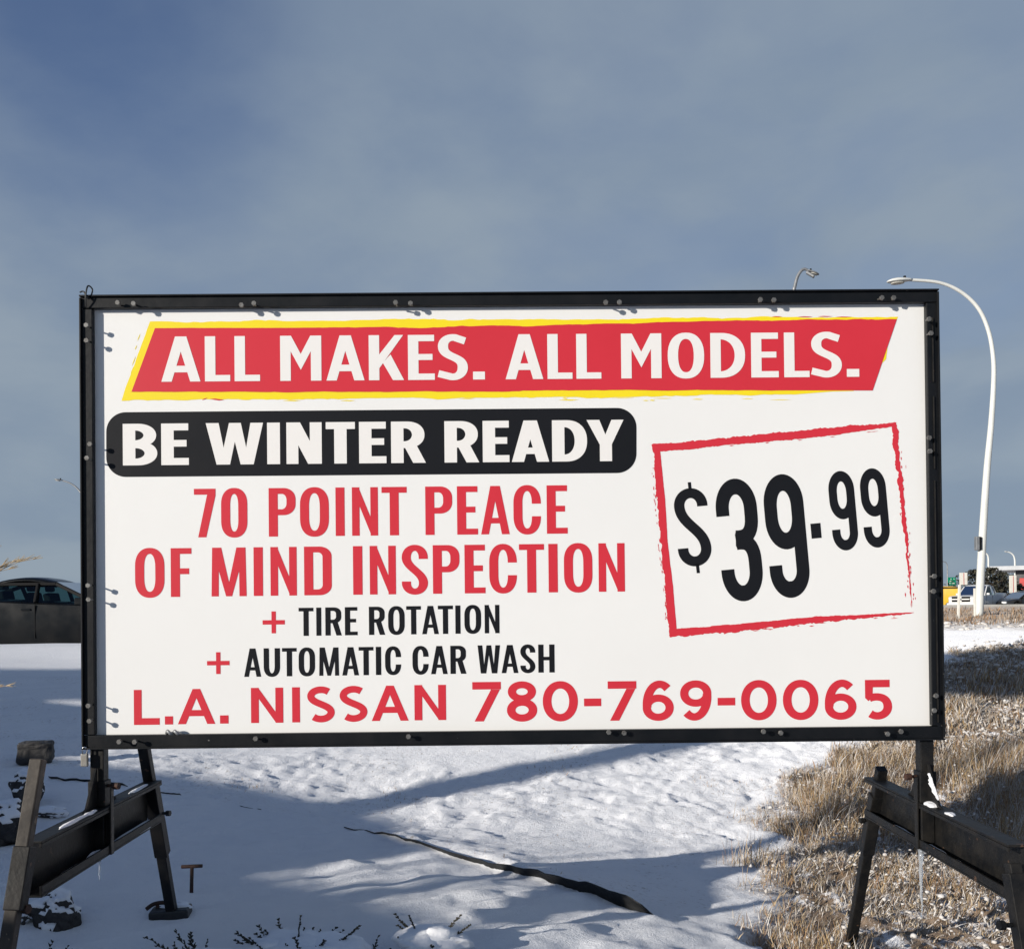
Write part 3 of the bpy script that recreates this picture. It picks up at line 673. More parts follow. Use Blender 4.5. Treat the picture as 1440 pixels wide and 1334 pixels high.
line_text('inspection_lettering', [('O', 190, 231.3), ('F', 240.2, 269.4), ('M', 297.3, 346.7), ('I', 356.7, 369.8), ('N', 380.4, 417.3), ('D', 427.7, 466.5), ('I', 496.5, 509.7), ('N', 520, 556.7), ('S', 565, 601.7), ('P', 608.7, 646.2), ('E', 653.3, 682.5), ('C', 688, 726.8), ('T', 730, 765.2), ('I', 771.3, 784.2), ('O', 793, 833), ('N', 841.7, 878.5)],
          'osw', ((255, 770.4), (860, 763.5)), ((255, 838.9), (860, 831.6)), .187, .120, M['print_red'])
line_text('tire_lettering', [('T', 420, 440.8), ('I', 444.8, 451.8), ('R', 457.5, 480.5), ('E', 485, 502.8), ('R', 518.8, 541.5), ('O', 545.8, 569), ('T', 571.3, 592), ('A', 593.5, 617), ('T', 615.8, 637), ('I', 640.3, 647.5), ('O', 653, 676.5), ('N', 681.5, 702.3)],
          'osw', ((430, 854.2), (692, 850.2)), ((430, 893.7), (692, 890)), .186, .128, M['print_black'])
line_text('wash_lettering', [('A', 343.3, 367.2), ('U', 370.8, 393.8), ('T', 396.7, 417.2), ('O', 420, 443), ('M', 448.8, 476.7), ('A', 481.2, 504.7), ('T', 504.4, 525.2), ('I', 528.5, 536), ('C', 541.5, 564), ('C', 580, 602.7), ('A', 606, 629.4), ('R', 633.3, 655.8), ('W', 671.7, 703.3), ('A', 705.2, 728.8), ('S', 731.7, 752.7), ('H', 756.9, 779.8)],
          'osw', ((355, 911.4), (768, 905.8)), ((355, 951.2), (768, 945.2)), .190, .128, M['print_black'])
line_text('plus_mark', [('+', 369.3, 400.5)], 'osw', ((369, 859.4), (400, 859.2)), ((369, 890.2), (400, 890)), .20, .20, M['print_red'])
line_text('plus_mark', [('+', 291.2, 322.8)], 'osw', ((291, 916.7), (322, 916.5)), ((291, 947.4), (322, 947.2)), .20, .20, M['print_red'])
TL, BL_ = ((200, 969.5), (605, 962.6)), ((200, 1018.8), (605, 1012.1))
line_text('phone_lettering', [('L', 188.3, 224.5), ('.', 231.8, 243.3), ('A', 250, 302.7), ('.', 309.3, 321.3), ('N', 353, 398.3), ('I', 410.8, 421.8), ('S', 431.7, 471), ('S', 477.3, 517), ('A', 522.5, 574.5), ('N', 582.8, 627.2)], 'got', TL, BL_, .222, .192, M['print_red'])
line_text('phone_lettering', [('7', 664.3, 704.5), ('8', 712.7, 755.3), ('0', 763.2, 812.6), ('-', 821.2, 845.4), ('7', 854.7, 895), ('6', 903.6, 947.3), ('9', 956.4, 1000.4), ('-', 1009, 1033.8), ('0', 1042, 1092), ('0', 1100.8, 1150.8), ('6', 1159.7, 1204.2), ('5', 1212.7, 1254.3)], 'got', ((684, 958.4), (1235, 955.4)), ((684, 1013.8), (1235, 1010.6)), .222, .190, M['print_red'])
# --- tilted price
def tilt(u, v): return (917 + .9959 * u + .0906 * v, 625 - .0906 * u + .9959 * v)
pm = MB()
for ch, u0, u1, v0, v1, sv, sh in (('$', 22.7, 69.8, 67, 174.6, .136, .130), ('3', 80.8, 138.7, 57.2, 231.8, .105, .138), ('9', 148.6, 204.4, 57.8, 232.2, .103, .135), ('9', 241, 277.1, 60.8, 172.8, .103, .132), ('9', 285.5, 321.8, 61.1, 172.9, .103, .132)):
    H = v1 - v0; g = glyph(ch, 'beb', (u1 - u0) / H, sv, sh)
    union_mesh(g, pm, lambda a, b: (lambda q: (q[0], q[1] + ZO))(sp(*tilt(u0 + a * H, v1 - b * H))), L1)
for q in ([(45, 57.4), (49.5, 57.4), (49.7, 69), (45.2, 69)], [(45.8, 172), (50.3, 172), (50.6, 185.7), (46.1, 185.7)], [(211.4, 131), (225.6, 131), (225.6, 152), (211.4, 152)]):
    union_mesh([[tilt(*p) for p in q]], pm, lambda a, b: (lambda r: (r[0], r[1] + ZO))(sp(a, b)), L1)
pm.build('price_lettering', M['print_black'], banner)
def brush(P, seed, rag0, rag1):
    rag0, rag1 = rag0 * 1.5, rag1 * 1.5
    """a dry-brush stroke: P is a list of (u, v, half width); rag0/rag1 how torn its two edges are"""
    A, B = [], []; n = len(P)
    for i in range(n - 1):
        (u, v, h), (u2, v2, h2_) = P[i], P[i + 1]; L = math.hypot(u2 - u, v2 - v); nn = max(2, int(L / 2.2)); nx_, ny_ = -(v2 - v) / L, (u2 - u) / L
        for k in range(nn):
            t = k / nn; s = (i * 977 + t * L); hh_ = h + (h2_ - h) * t
            j = lambda sd: float(fbm(np.array(s / 16.0), np.array(sd * 2.1), sd, 3)) * 1.3 + float(vnoise(np.array(s / 2.6), np.array(sd * 5.3), sd + 5)) * 1.0
            c = (u + (u2 - u) * t, v + (v2 - v) * t)
            a, b = max(.15, hh_ + rag0 * j(seed) * min(1.6, hh_ / 2 + .5)), max(.15, hh_ + rag1 * j(seed + 31) * min(1.6, hh_ / 2 + .5))
            A.append((c[0] + nx_ * a, c[1] + ny_ * a)); B.append((c[0] - nx_ * b, c[1] - ny_ * b))
    return [[tilt(*q) for q in quad] for quad in strip(A, B)]
bx = brush([(0, 5.4, 5.4), (60, 5.6, 5.8), (160, 5.0, 5.4), (240, 4.6, 6.2), (300, 3.5, 4.2), (346, 3.0, 2.6)], 3, .45, .75)     # top
bx += brush([(5.2, 0, 5.2), (5.6, 80, 5.6), (4.6, 140, 4.8), (5.4, 200, 5.8), (5.4, 272, 5.4)], 8, .8, .12)                 # left
bx += brush([(0, 266.5, 5.4), (60, 267, 5.2), (140, 266.5, 4.8), (210, 266.0, 4.6), (250, 267, 3.0), (300, 267.5, 1.8), (347, 268.5, .3)], 14, .9, .4)   # bottom
bx += brush([(341.5, 0, 4.6), (341, 30, 4.0), (343, 70, 3.2), (344, 110, 2.8), (343.6, 150, 2.4), (343.4, 185, 1.6), (343, 225, .9), (343.5, 262, .2)], 21, .95, 1.0)        # right
r2 = random.Random(9)
for k in range(70):
    v = r2.uniform(20, 255); bx.append([tilt(*q) for q in (lambda x, y, l, t: [(x, y), (x + t, y + l * .4), (x + t * .2, y + l), (x - t * .5, y + l * .5)])(343.5 + r2.gauss(0, 3.2), v, r2.uniform(2, 8), r2.uniform(.5, 1.3))])
for k in range(40):
    v = r2.uniform(30, 250); bx.append([tilt(*q) for q in (lambda x, y, l, t: [(x, y), (x + t, y + l * .4), (x + t * .2, y + l), (x - t * .5, y + l * .5)])(-1.5 + r2.uniform(-3, 1), v, r2.uniform(2, 7), r2.uniform(.5, 1.2))])
for k in range(26):
    u = r2.uniform(60, 330); bx.append([tilt(*q) for q in (lambda x, y, l, t: [(x, y), (x + l * .4, y + t), (x + l, y + t * .2), (x + l * .5, y - t * .5)])(u, r2.choice((10.5, 272.0)) + r2.uniform(-1, 2), r2.uniform(3, 12), r2.uniform(.5, 1.2))])
lay('price_border', bx, M['print_red'], L1)

# --- frame: hollow rails, each with a raised outer lip
RWD = 0.052
def rail(a, b, horizontal, parent):
    mb = MB(); (x0, z0), (x1, z1) = a, b
    mb.box(((x0 + x1) / 2, .0135, (z0 + z1) / 2 + ZO), (abs(x1 - x0), .025, abs(z1 - z0)))
    return mb.build('frame_rail', M['frame'], parent, bevel=.0025)
frame = MB()
frame.box((0, .045, HH - .03 + ZO), (2 * HW - .02, .03, .04)).box((0, .045, -HH + .03 + ZO), (2 * HW - .02, .03, .04))
frame.box((-HW + .03, .045, ZO), (.04, .03, 2 * HH - .10)).box((HW - .03, .045, ZO), (.04, .03, 2 * HH - .10))
for k in (-.5, .5): frame.box((k * HW, .058, ZO), (.04, .035, 2 * HH - .10))
frame = frame.build('back_frame', M['frame'], sign, bevel=.002)
rails = {}
RT, RB, RS = .045, .048, .042
rails['t'] = rail((-HW, HH - RT), (HW, HH), True, sign); rails['b'] = rail((-HW, -HH), (HW, -HH + RB), True, sign)
rails['l'] = rail((-HW, -HH + RB + .002), (-HW + RS, HH - RT - .002), False, sign); rails['r'] = rail((HW - RS, -HH + RB + .002), (HW, HH - RT - .002), False, sign)
for k, (c, s_) in {'t': ((0, HH - .003), (2 * HW, .006)), 'b': ((0, -HH + .003), (2 * HW, .006)), 'l': ((-HW + .003, 0), (.006, 2 * HH - .02)), 'r': ((HW - .003, 0), (.006, 2 * HH - .02))}.items():
    MB().box((c[0], -.004, c[1] + ZO), (s_[0], .012, s_[1])).build('lip', M['frame'], rails[k], bevel=.0012)
_in = MB()
for z0, z1 in ((-.74, -.30), (-.26, .12), (.16, .42), (.47, .70)):
    _in.box((HW - .022, -.002, (z0 + z1) / 2 + ZO), (.004, .008, z1 - z0))
_in.build('flange_edge', M['steel'], rails['r'], bevel=.001)
def bolt_mesh(px, py, k):
    x, z = sp(px, py, -.03); mb = MB(); rr = random.Random(k * 7 + 1); tx, tz = rr.uniform(-.004, .004), rr.uniform(-.004, .004)
    L = .021 + rr.uniform(-.006, .006)
    mb.tube([(x, .001, z + ZO), (x + tx, -L, z + tz + ZO)], .0032, 8)
    a0 = rr.uniform(0, 1); ring_ = [(x + tx + .0092 * math.cos(a0 + 2 * PI * i / 6), -L, z + tz + ZO + .0092 * math.sin(a0 + 2 * PI * i / 6)) for i in range(6)]
    mb.prism(ring_, (0, -.008, 0))
    return mb
BOLTS = {'t': [(165, 426), (186, 425), (337, 426.5), (357, 426), (557, 427), (578.5, 426), (852, 424), (873, 424), (1070, 421), (1090, 421), (1239, 417.5), (1259, 418)],
         'l': [(121, 457), (120.5, 477), (124, 625), (123.5, 645), (124, 822), (125.5, 843), (124.5, 991), (125.5, 1012)],
         'b': [(168, 1043), (189, 1043), (360, 1040), (575, 1036), (858, 1030.5), (879.5, 1031.5), (1075, 1029), (1099, 1029.5), (1249, 1030.5), (1268.5, 1029.5)],
         'r': [(1307, 447.5), (1308.8, 467.5), (1309, 614), (1310.5, 634.8), (1313, 810), (1312.8, 830.8), (1318, 979.5), (1316, 998.7)]}
_k = 0
for side, pts in BOLTS.items():
    for px, py in pts:
        _k += 1; bolt_mesh(px, py, _k).build('bolt', M['bolt'], rails[side], bevel=.0008, segs=1)
# wire tie at the top left corner and a scrap of rope at the bottom edge
wx, wz = sp(123, 412, -.01)
MB().tube(crom([(wx - .008, -.006, wz - .05 + ZO), (wx - .002, -.02, wz - .01 + ZO), (wx + .002, -.01, wz + .025 + ZO), (wx + .006, .02, wz + .02 + ZO), (wx + .004, -.008, wz - .02 + ZO), (wx - .012, -.012, wz + .004 + ZO), (wx - .03, .0, wz + .006 + ZO)], 5), .0028, 6).build('wire_tie', M['plastic'], sign, smooth=True)
for i, px in enumerate((238, 248)):
    rx, rz_ = sp(px, 1029.5, .01)
    MB().tube(crom([(rx - .012, .02, rz_ - .004 + ZO), (rx - .004, .004, rz_ + .006 + ZO), (rx + .006, .002, rz_ - .002 + ZO), (rx + .014, .018, rz_ - .008 + ZO)], 4), .006, 7).build('rope_scrap', M['galv'], sign, smooth=True)

# --- the two trestles
def wl(px, py, Y):
    """sign-local coordinates of a photograph pixel at world depth Y"""
    q = _smi @ W(px, py, Y); return Vector((q.x, q.y, q.z + ZO))
def channel(x, ya, yb, zt, zb, wid, open_dir, m, parent, name):
    """a C-section beam along y: web on one side, flanges towards open_dir"""
    mb = MB(); t = .007; ym, L = (ya + yb) / 2, abs(yb - ya)
    mb.box((x - open_dir * (wid / 2 - t / 2), ym, (zt + zb) / 2), (t, L, zt - zb - .0005))
    mb.box((x + open_dir * t / 2, ym, zt - t / 2), (wid - t - .0008, L, t)).box((x + open_dir * t / 2, ym, zb + t / 2), (wid - t - .0008, L, t))
    mb.box((x + open_dir * (wid / 2 - .004), ym, zt - .014), (.008, L, .012)).box((x + open_dir * (wid / 2 - .004), ym, zb + .021), (.008, L, .026))
    return mb.build(name, m, parent, bevel=.0015)
def trestle(sx):
    x = sx * 1.470
    zt, zb = (-.695, -.865) if sx < 0 else (-.715, -.88)
    zt += CZ - (CZ + SZ) + ZO; zb += CZ - (CZ + SZ) + ZO
    ya, yb = 3.11 - SD, 4.20 - SD
    if sx > 0: ya = 3.00 - SD
    beam = channel(x, ya, yb, zt, zb, .066, -sx, M['steel'], sign, 'cross_beam')
    # mast: square tube from the frame down on to the beam, with gussets
    mx = x + (-.012 if sx < 0 else -.0)
    mb = MB().box((mx, .04, (zb + .02 + ZO - HH) / 2), (.048, .048, (ZO - HH) - (zb + .02)))
    mast = mb.build('mast', M['steel'], sign, bevel=.003)
    MB().box((mx, .04, (zt + ZO - HH - .115) / 2), (.060, .060, (ZO - HH - .115) - zt)).build('sleeve', M['steel'], mast, bevel=.003)
    kz = ZO - HH - .135
    MB().tube([(mx - sx * .03, .04, kz), (mx - sx * .062, .03, kz)], .006, 8).tube([(mx - sx * .055, .032, kz), (mx - sx * .074, .028, kz)], .013, 6).build('clamp_bolt', M['rust'], mast)
    g = .15
    for d in (-1, 1):
        p = [(mx - .0045, .04 + d * .031, zt + .001), (mx - .0045, .04 + d * g, zt + .001), (mx - .0045, .04 + d * (g - .03), zt + .012), (mx - .0045, .04 + d * .036, zt + g * .92), (mx - .0045, .04 + d * .031, zt + g * .92)]
        MB().prism(p, (.009, 0, 0)).build('gusset', M['steel'], mast, bevel=.001)
    MB().box((x - sx * .036, .04 - .012, (zb + kz) / 2), (.005, .026, kz - zb)).build('upright_bar', M['wornsteel'] if sx < 0 else M['steel'], mast, bevel=.001)
    # inner stiffener plate in the channel
    MB().box((x - sx * .004, .04, (zt + zb) / 2), (.048, .008, zt - zb - .018)).build('stiffener', M['steel'], beam)
    return beam, x, zt, zb, ya, yb
bl, xl, ztl, zbl, yal, ybl = trestle(-1)
br, xr, ztr, zbr, yar, ybr = trestle(1)
def leg(a, b, w, m, parent=sign, foot=False):
    """an adjustable square leg and the sleeve that holds it on the beam end"""
    lg = MB().beam(a, b, w, w, up=(1, 0, 0)).build('leg', m, parent, bevel=.004)
    return lg
# left trestle: near leg, far leg
a, b = wl(54, 1067, 3.05), wl(10, 1334, 2.90); b = a + (b - a) * 1.75; n_leg = leg(a, b, .038, M['wornsteel'])
MB().beam(a + (b - a) * .27 + Vector((.004, .0, 0)), a + (b - a) * .46 + Vector((.004, .0, 0)), .050, .050, up=(1, 0, 0)).build('leg_sleeve', M['steel'], n_leg, bevel=.003)
q = wl(27, 1277, 2.95); MB().tube([q - Vector((.03, 0, 0)), q + Vector((.02, -.005, 0))], .007, 8).tube([q + Vector((.012, 0, 0)), q + Vector((.03, -.006, 0))], .014, 6).build('clamp_bolt', M['rust'], n_leg)
a, b = wl(199, 1030, 4.10), wl(242, 1283, 4.42); f_leg = leg(a, b, .041, M['steel'])
MB().beam(a + (b - a) * .27 + Vector((.002, 0, 0)), a + (b - a) * .66 + Vector((.002, 0, 0)), .053, .053, up=(1, 0, 0)).build('leg_sleeve', M['steel'], f_leg, bevel=.003)
q = wl(228, 1143, 4.22); MB().tube([q, q + Vector((.03, -.003, 0))], .006, 8).tube([q + Vector((.018, 0, 0)), q + Vector((.034, -.004, 0))], .012, 6).build('clamp_bolt', M['plastic'], f_leg)
# right trestle
a, b = wl(1240, 1080, 4.13), wl(1193, 1345, 4.55); f2 = leg(a, b, .040, M['steel'])
MB().beam(a + (b - a) * .13 + Vector((-.002, 0, 0)), a + (b - a) * .42 + Vector((-.002, 0, 0)), .050, .050, up=(1, 0, 0)).build('leg_sleeve', M['steel'], f2, bevel=.003)
q = wl(1221, 1153, 4.24); MB().tube([q, q + Vector((-.03, -.003, 0))], .006, 8).tube([q + Vector((-.018, 0, 0)), q + Vector((-.036, -.004, 0))], .012, 6).build('clamp_bolt', M['steel'], f2)
a, b = wl(1424, 1213, 3.00), wl(1446, 1345, 2.93); b = a + (b - a).normalized() * .95; n2 = leg(a, b, .037, M['steel'])
MB().beam(a + (b - a) * .03 + Vector((-.003, 0, 0)), a + (b - a) * .40 + Vector((-.003, 0, 0)), .048, .048, up=(1, 0, 0)).build('leg_sleeve', M['steel'], n2, bevel=.003)
q = wl(1418, 1300, 2.96); MB().tube([q + Vector((.01, 0, 0)), q + Vector((-.03, -.003, 0))], .007, 8).tube([q + Vector((-.012, 0, 0)), q + Vector((-.03, -.004, 0))], .014, 6).build('clamp_bolt', M['steel'], n2)
# snow lying on the steelwork
def snow_heap(x, y, z, lx, ly, h, seed, parent, name='snow_heap'):
    n, m_ = 16, 7; mb = MB(); r_ = random.Random(seed); ph = [r_.uniform(0, 6) for _ in range(4)]
    for j in range(m_ + 1):
        t = j / m_
        for i in range(n):
            a = 2 * PI * i / n; k = (1 + .16 * math.sin(3 * a + ph[0]) + .10 * math.sin(5 * a + ph[1])) * math.cos(t * PI / 2)**.7
            mb.v.append((x + lx / 2 * k * math.cos(a), y + ly / 2 * k * math.sin(a), z + h * math.sin(t * PI / 2) * (1 + .15 * math.sin(2 * a + ph[2]))))
    for j in range(m_):
        for i in range(n): a = j * n + i; b2 = j * n + (i + 1) % n; mb.f.append((a, b2, b2 + n, a + n))
    mb.f.append(tuple(range(n - 1, -1, -1))); mb.f.append(tuple(range(m_ * n, m_ * n + n)))
    return mb.build(name, M['snow'], parent, smooth=True)
snow_heap(xl + .008, .33, zbl + .007, .045, .42, .020, 1, bl); snow_heap(xl + .008, -.05, zbl + .007, .042, .15, .020, 2, bl)
snow_heap(xl + .006, -.25, zbl + .007, .04, .24, .010, 3, bl)
for i, (y, l) in enumerate(((-.24, .24), (-.10, .10), (.36, .20))): snow_heap(xl + .012, y, ztl, .024, l, .006, 10 + i, bl)
snow_heap(xr - .008, .26, zbr + .007, .04, .44, .015, 4, br); snow_heap(xr - .006, -.05, zbr + .007, .042, .15, .016, 5, br); snow_heap(xr - .004, -.19, zbr + .007, .036, .13, .010, 6, br)
snow_heap(xr - .004, -.035, ztr, .055, .08, .011, 7, br); snow_heap(xr - .01, -.19, ztr, .03, .06, .006, 8, br)
fr_, bk_ = [], []
for k in range(20):
    t = k / 19; u = .22 + .62 * t; ey, ez = .004 - .115 * u, ztr + .135 - .125 * u; w_ = .019 * math.sin(PI * min(1, .10 + t * .88))**.8
    fr_.append((xr - .0105, ey + .004 + .006 * float(vnoise(np.array(k * .9), np.array(1.0), 5)), ez + .003)); bk_.append((xr - .0105, ey + w_ * (.55 + 1.3 * (float(vnoise(np.array(k * .7), np.array(2.0), 6)) + .5)), ez - w_ * .25))
MB().prism(fr_ + bk_[::-1], (.006, 0, 0)).build('snow_streak', M['snow'], br)
# padlock and icicles hang from the sign: things of their own
pq = W(119, 1066, SD - .02)
pad = thing('padlock', 'small silver padlock hanging from the bottom left corner of the billboard frame', 'padlock', pq)
MB().box((0, 0, -.006), (.024, .014, .045)).build('lock_body', M['brass'], pad, bevel=.003)
MB().tube([(-.008, 0, .012)] + [(-.008 * math.cos(a), 0, .030 + .010 * math.sin(a)) for a in np.linspace(0, PI, 9)] + [(.008, 0, .012)], .0028, 7).build('shackle', M['chrome'], pad, smooth=True)
def icicle(p, L, r, label):
    mb = MB(); n = 9; r_ = random.Random(int(L * 1000))
    mb.tube([(r_.uniform(-.002, .002), r_.uniform(-.002, .002), -L * k / n) for k in range(n + 1)], [r * (1 - k / n)**.8 * (1 + .25 * math.sin(k * 2.4)) + .0006 for k in range(n + 1)], 8)
    o = mb.build('icicle', M['ice'], smooth=True); o.location = p; tag(o, label, 'icicle', 'icicles under the trestles'); return o
zw = lambda z: z + CZ + SZ - ZO
icicle(_sm @ Vector((xr - .026, .02, zbr - ZO - .001)), .25, .0085, 'long ragged icicle hanging below the mast of the right trestle')
icicle(_sm @ Vector((xl + .026, -.06, zbl - ZO - .001)), .07, .004, 'tiny icicle hanging from the beam of the left trestle')
# ------------------------------------------------------------------ dry grass, frost and plants on the ground
rs = np.random.RandomState(4)
def scatter_grass(name, n, xr_, yr_, dens, hmin, hmax, mats, seed, wid=.0035, lean=.35):
    rs = np.random.RandomState(seed)
    x = rs.uniform(*xr_, n * 3); y = rs.uniform(*yr_, n * 3)
    keep = rs.rand(n * 3) < dens(x, y); x, y = x[keep][:n], y[keep][:n]; n = len(x)
    z = ground_z(x, y) - .015
    cl = sstep(-.25, .3, fbm(x * 2.2, y * 2.2, seed + 3, 3))
    h = (hmin + (hmax - hmin) * rs.rand(n)**1.6) * (.35 + .85 * cl) * np.where(y < 8, .50 + .55 * sstep(4.8, 6.6, y), 1.0)
    th = rs.uniform(0, 2 * PI, n); ln = np.abs(rs.normal(0, lean, n)) + .08; bend = rs.uniform(.1, .9, n)
    dx, dy = np.cos(th) * ln + .10, np.sin(th) * ln + .05
    wx_, wy_ = -np.sin(th + 1.0), np.cos(th + 1.0); w = wid * (.6 + .8 * rs.rand(n))
    def ring_(t, wk):
        px_ = x + dx * h * (t * .6 + bend * t * t * .6); py_ = y + dy * h * (t * .6 + bend * t * t * .6); pz_ = z + h * t * (1 - .25 * bend * t)
        return np.stack([px_ - wx_ * w * wk, py_ - wy_ * w * wk, pz_], -1), np.stack([px_ + wx_ * w * wk, py_ + wy_ * w * wk, pz_], -1)
    A0, B0 = ring_(0, 1); A1, B1 = ring_(.55, .8); T, _ = ring_(1.0, 0)
    Vv = np.stack([A0, B0, A1, B1, T], 1).reshape(-1, 3); o = (np.arange(n) * 5)[:, None]
    quads = np.concatenate([o, o + 1, o + 3, o + 2], 1); tris = np.concatenate([o + 2, o + 3, o + 4], 1)
    me = bpy.data.meshes.new(name); me.vertices.add(len(Vv)); me.vertices.foreach_set('co', Vv.ravel())
    li = np.concatenate([quads.ravel(), tris.ravel()]).astype(np.int32); me.loops.add(len(li)); me.loops.foreach_set('vertex_index', li)
    ls = np.concatenate([np.arange(n) * 4, n * 4 + np.arange(n) * 3]).astype(np.int32); me.polygons.add(2 * n); me.polygons.foreach_set('loop_start', ls)
    for m in mats: me.materials.append(m)
    mi = rs.randint(0, len(mats), n); me.polygons.foreach_set('material_index', np.concatenate([mi, mi]).astype(np.int32))
    me.update(); me.validate()
    ob = bpy.data.objects.new(name, me); C.objects.link(ob); tag(ob, kind='stuff'); return ob
M['straw2'] = mat('brown_straw', (0.32, 0.195, 0.105), 0.85, var=(0.21, 0.125, 0.068), vscale=5)
M['straw3'] = mat('pale_straw', (0.50, 0.40, 0.26), 0.8, var=(0.36, 0.27, 0.16), vscale=5)
M['straw4'] = mat('grey_straw', (0.26, 0.205, 0.155), 0.85, var=(0.36, 0.31, 0.26), vscale=6)
M['frost'] = mat('frosted_blade', (0.62, 0.60, 0.58), 0.7, var=(0.55, 0.50, 0.45), vscale=8)
gd = lambda x, y: zones(x, y)[2] * (.5 + .5 * sstep(-.35, .2, fbm(x * 1.1, y * 1.1, 71, 3)))
scatter_grass('dry_grass', 190000, (.6, 8.0), (3.2, 9.0), gd, .05, .25, [M['straw'], M['straw'], M['straw2'], M['straw2'], M['straw4'], M['straw3'], M['frost'], M['frost']], 11, wid=.0018)
scatter_grass('dry_grass', 60000, (2.5, 12), (8.5, 15.0), gd, .04, .16, [M['straw2'], M['straw'], M['straw4'], M['straw4'], M['frost']], 12, wid=.005)
scatter_grass('dry_grass', 16000, (6, 22), (20.5, 31), lambda x, y: np.ones_like(x), .06, .20, [M['straw2'], M['straw4'], M['straw4']], 13, wid=.012)
ld = lambda x, y: (~zones(x, y)[0]) * (1 - zones(x, y)[2]) * sstep(.05, .4, fbm(x * 2.5, y * 2.5, 33, 3)) * .6
scatter_grass('turf_tips', 9000, (-2.6, 2.2), (4.3, 9.5), ld, .015, .05, [M['straw'], M['straw2'], M['frost']], 14, wid=.002)
# snow lumps caught in the grass
def scatter_lumps(name, n, xr_, yr_, dens, smin, smax, lift, seed):
    rs = np.random.RandomState(seed); x = rs.uniform(*xr_, n * 6); y = rs.uniform(*yr_, n * 6)
    k = rs.rand(n * 6) < dens(x, y); x, y = x[k][:n], y[k][:n]; n = len(x); z = ground_z(x, y)
    bm = bmesh.new(); bmesh.ops.create_icosphere(bm, subdivisions=1, radius=1); bm.verts.ensure_lookup_table()
    P = np.array([v.co[:] for v in bm.verts]); Fc = np.array([[v.index for v in f.verts] for f in bm.faces]); bm.free()
    s = smin + (smax - smin) * rs.rand(n)**2.2
    sc_ = np.stack([s * rs.uniform(.7, 1.5, n), s * rs.uniform(.7, 1.5, n), s * rs.uniform(.45, 1.0, n)], -1)
    jit = 1 + rs.uniform(-.45, .45, (n, len(P), 1)); a = rs.uniform(0, 6.3, n); ca, sa = np.cos(a)[:, None], np.sin(a)[:, None]
    q = P[None] * jit * sc_[:, None, :]; q = np.stack([q[..., 0] * ca - q[..., 1] * sa, q[..., 0] * sa + q[..., 1] * ca, q[..., 2]], -1)
    q += np.stack([x, y, z + rs.uniform(0, 1, n)**2 * lift + s * .1], -1)[:, None, :]
    Vv = q.reshape(-1, 3); Ff = (Fc[None] + (np.arange(n) * len(P))[:, None, None]).reshape(-1, 3)
    me = bpy.data.meshes.new(name); me.vertices.add(len(Vv)); me.vertices.foreach_set('co', Vv.ravel()); me.loops.add(Ff.size); me.loops.foreach_set('vertex_index', Ff.ravel().astype(np.int32))
    me.polygons.add(len(Ff)); me.polygons.foreach_set('loop_start', (np.arange(len(Ff)) * 3).astype(np.int32)); me.materials.append(M['frostlump']); me.update(); me.validate(); me.shade_smooth()
    ob = bpy.data.objects.new(name, me); C.objects.link(ob); tag(ob, kind='stuff'); return ob
fd = lambda x, y: zones(x, y)[2] * (.35 + .65 * sstep(-.1, .3, fbm(x * 2.1, y * 2.1, 75, 4)))
scatter_grass('frosty_grass', 120000, (.6, 8.0), (3.3, 9.5), fd, .02, .10, [M['frost'], M['frost'], M['straw3'], M['straw4']], 15, wid=.0028, lean=.8)
scatter_grass('frosty_grass', 110000, (3, 12), (9.0, 15), fd, .03, .12, [M['frost'], M['frost'], M['straw3'], M['straw4']], 16, wid=.0055, lean=.8)
ldn = lambda x, y: zones(x, y)[2] * sstep(-.1, .35, fbm(x * 1.8, y * 1.8, 75, 3) + .12)
scatter_lumps('snow_clumps', 10000, (.6, 8.0), (3.4, 9.5), ldn, .003, .014, .15, 21)
scatter_lumps('snow_clumps', 7000, (3, 12), (9.0, 15), ldn, .005, .026, .14, 22)
scatter_lumps('snow_clumps', 700, (5, 20), (18.8, 22.5), lambda x, y: .3 + .7 * (fbm(x * .8, y * .8, 5, 3) > .05), .015, .07, .0, 23)

# plastic edging between bed and lawn, lifting and curling at its near end
def edging(px_pts, h0, h1, curl, label):
    P = [ground_hit(*p) for p in px_pts]; P = crom([Vector((p.x, p.y, 0)) for p in P], 8); n = len(P); mb = MB(); up = []
    for i, p in enumerate(P):
        t = i / (n - 1); d = (P[min(i + 1, n - 1)] - P[max(i - 1, 0)]).normalized(); nrm = Vector((d.y, -d.x, 0))     # towards the bed
        z = float(ground_z(p.x, p.y)) - .012; wob = .0015 * math.sin(i * .33) + .0015 * math.sin(i * 1.9 + 1)
        h = (h0 + (h1 - h0) * t + wob * .6) * min(1, 6 * (1 - t) + .25); c = curl * t
        prof = [(-.012, -.03), (-.008 + wob * .3, h * .3), (-.002 + c * .3, h * .6), (.005 + c * .6 + wob, h * .85), (.010 + c + wob, h), (.014 + c + wob, h * .985)]
        for o_, hz in prof: q = p + nrm * o_; mb.v.append((q.x, q.y, z + hz))
    k = 6
    for i in range(n - 1):
        for j in range(k - 1): a = i * k + j; mb.f.append((a, a + 1, a + k + 1, a + k))
    o = mb.build('landscape_edging', M['plastic'], smooth=True); md = o.modifiers.new('thickness', 'SOLIDIFY'); md.thickness = .004
    return tag(o, label, 'lawn edging', 'black plastic lawn edging')
edging([(486, 1165), (560, 1181), (640, 1203), (720, 1224), (800, 1250), (870, 1276), (921, 1291)], .016, .095, .016, 'long strip of black plastic lawn edging lifting out of the sunlit snow')
edging([(70, 1095), (110, 1100), (150, 1106), (182, 1108)], .030, .030, .01, 'short dark piece of lawn edging behind the left trestle mast')
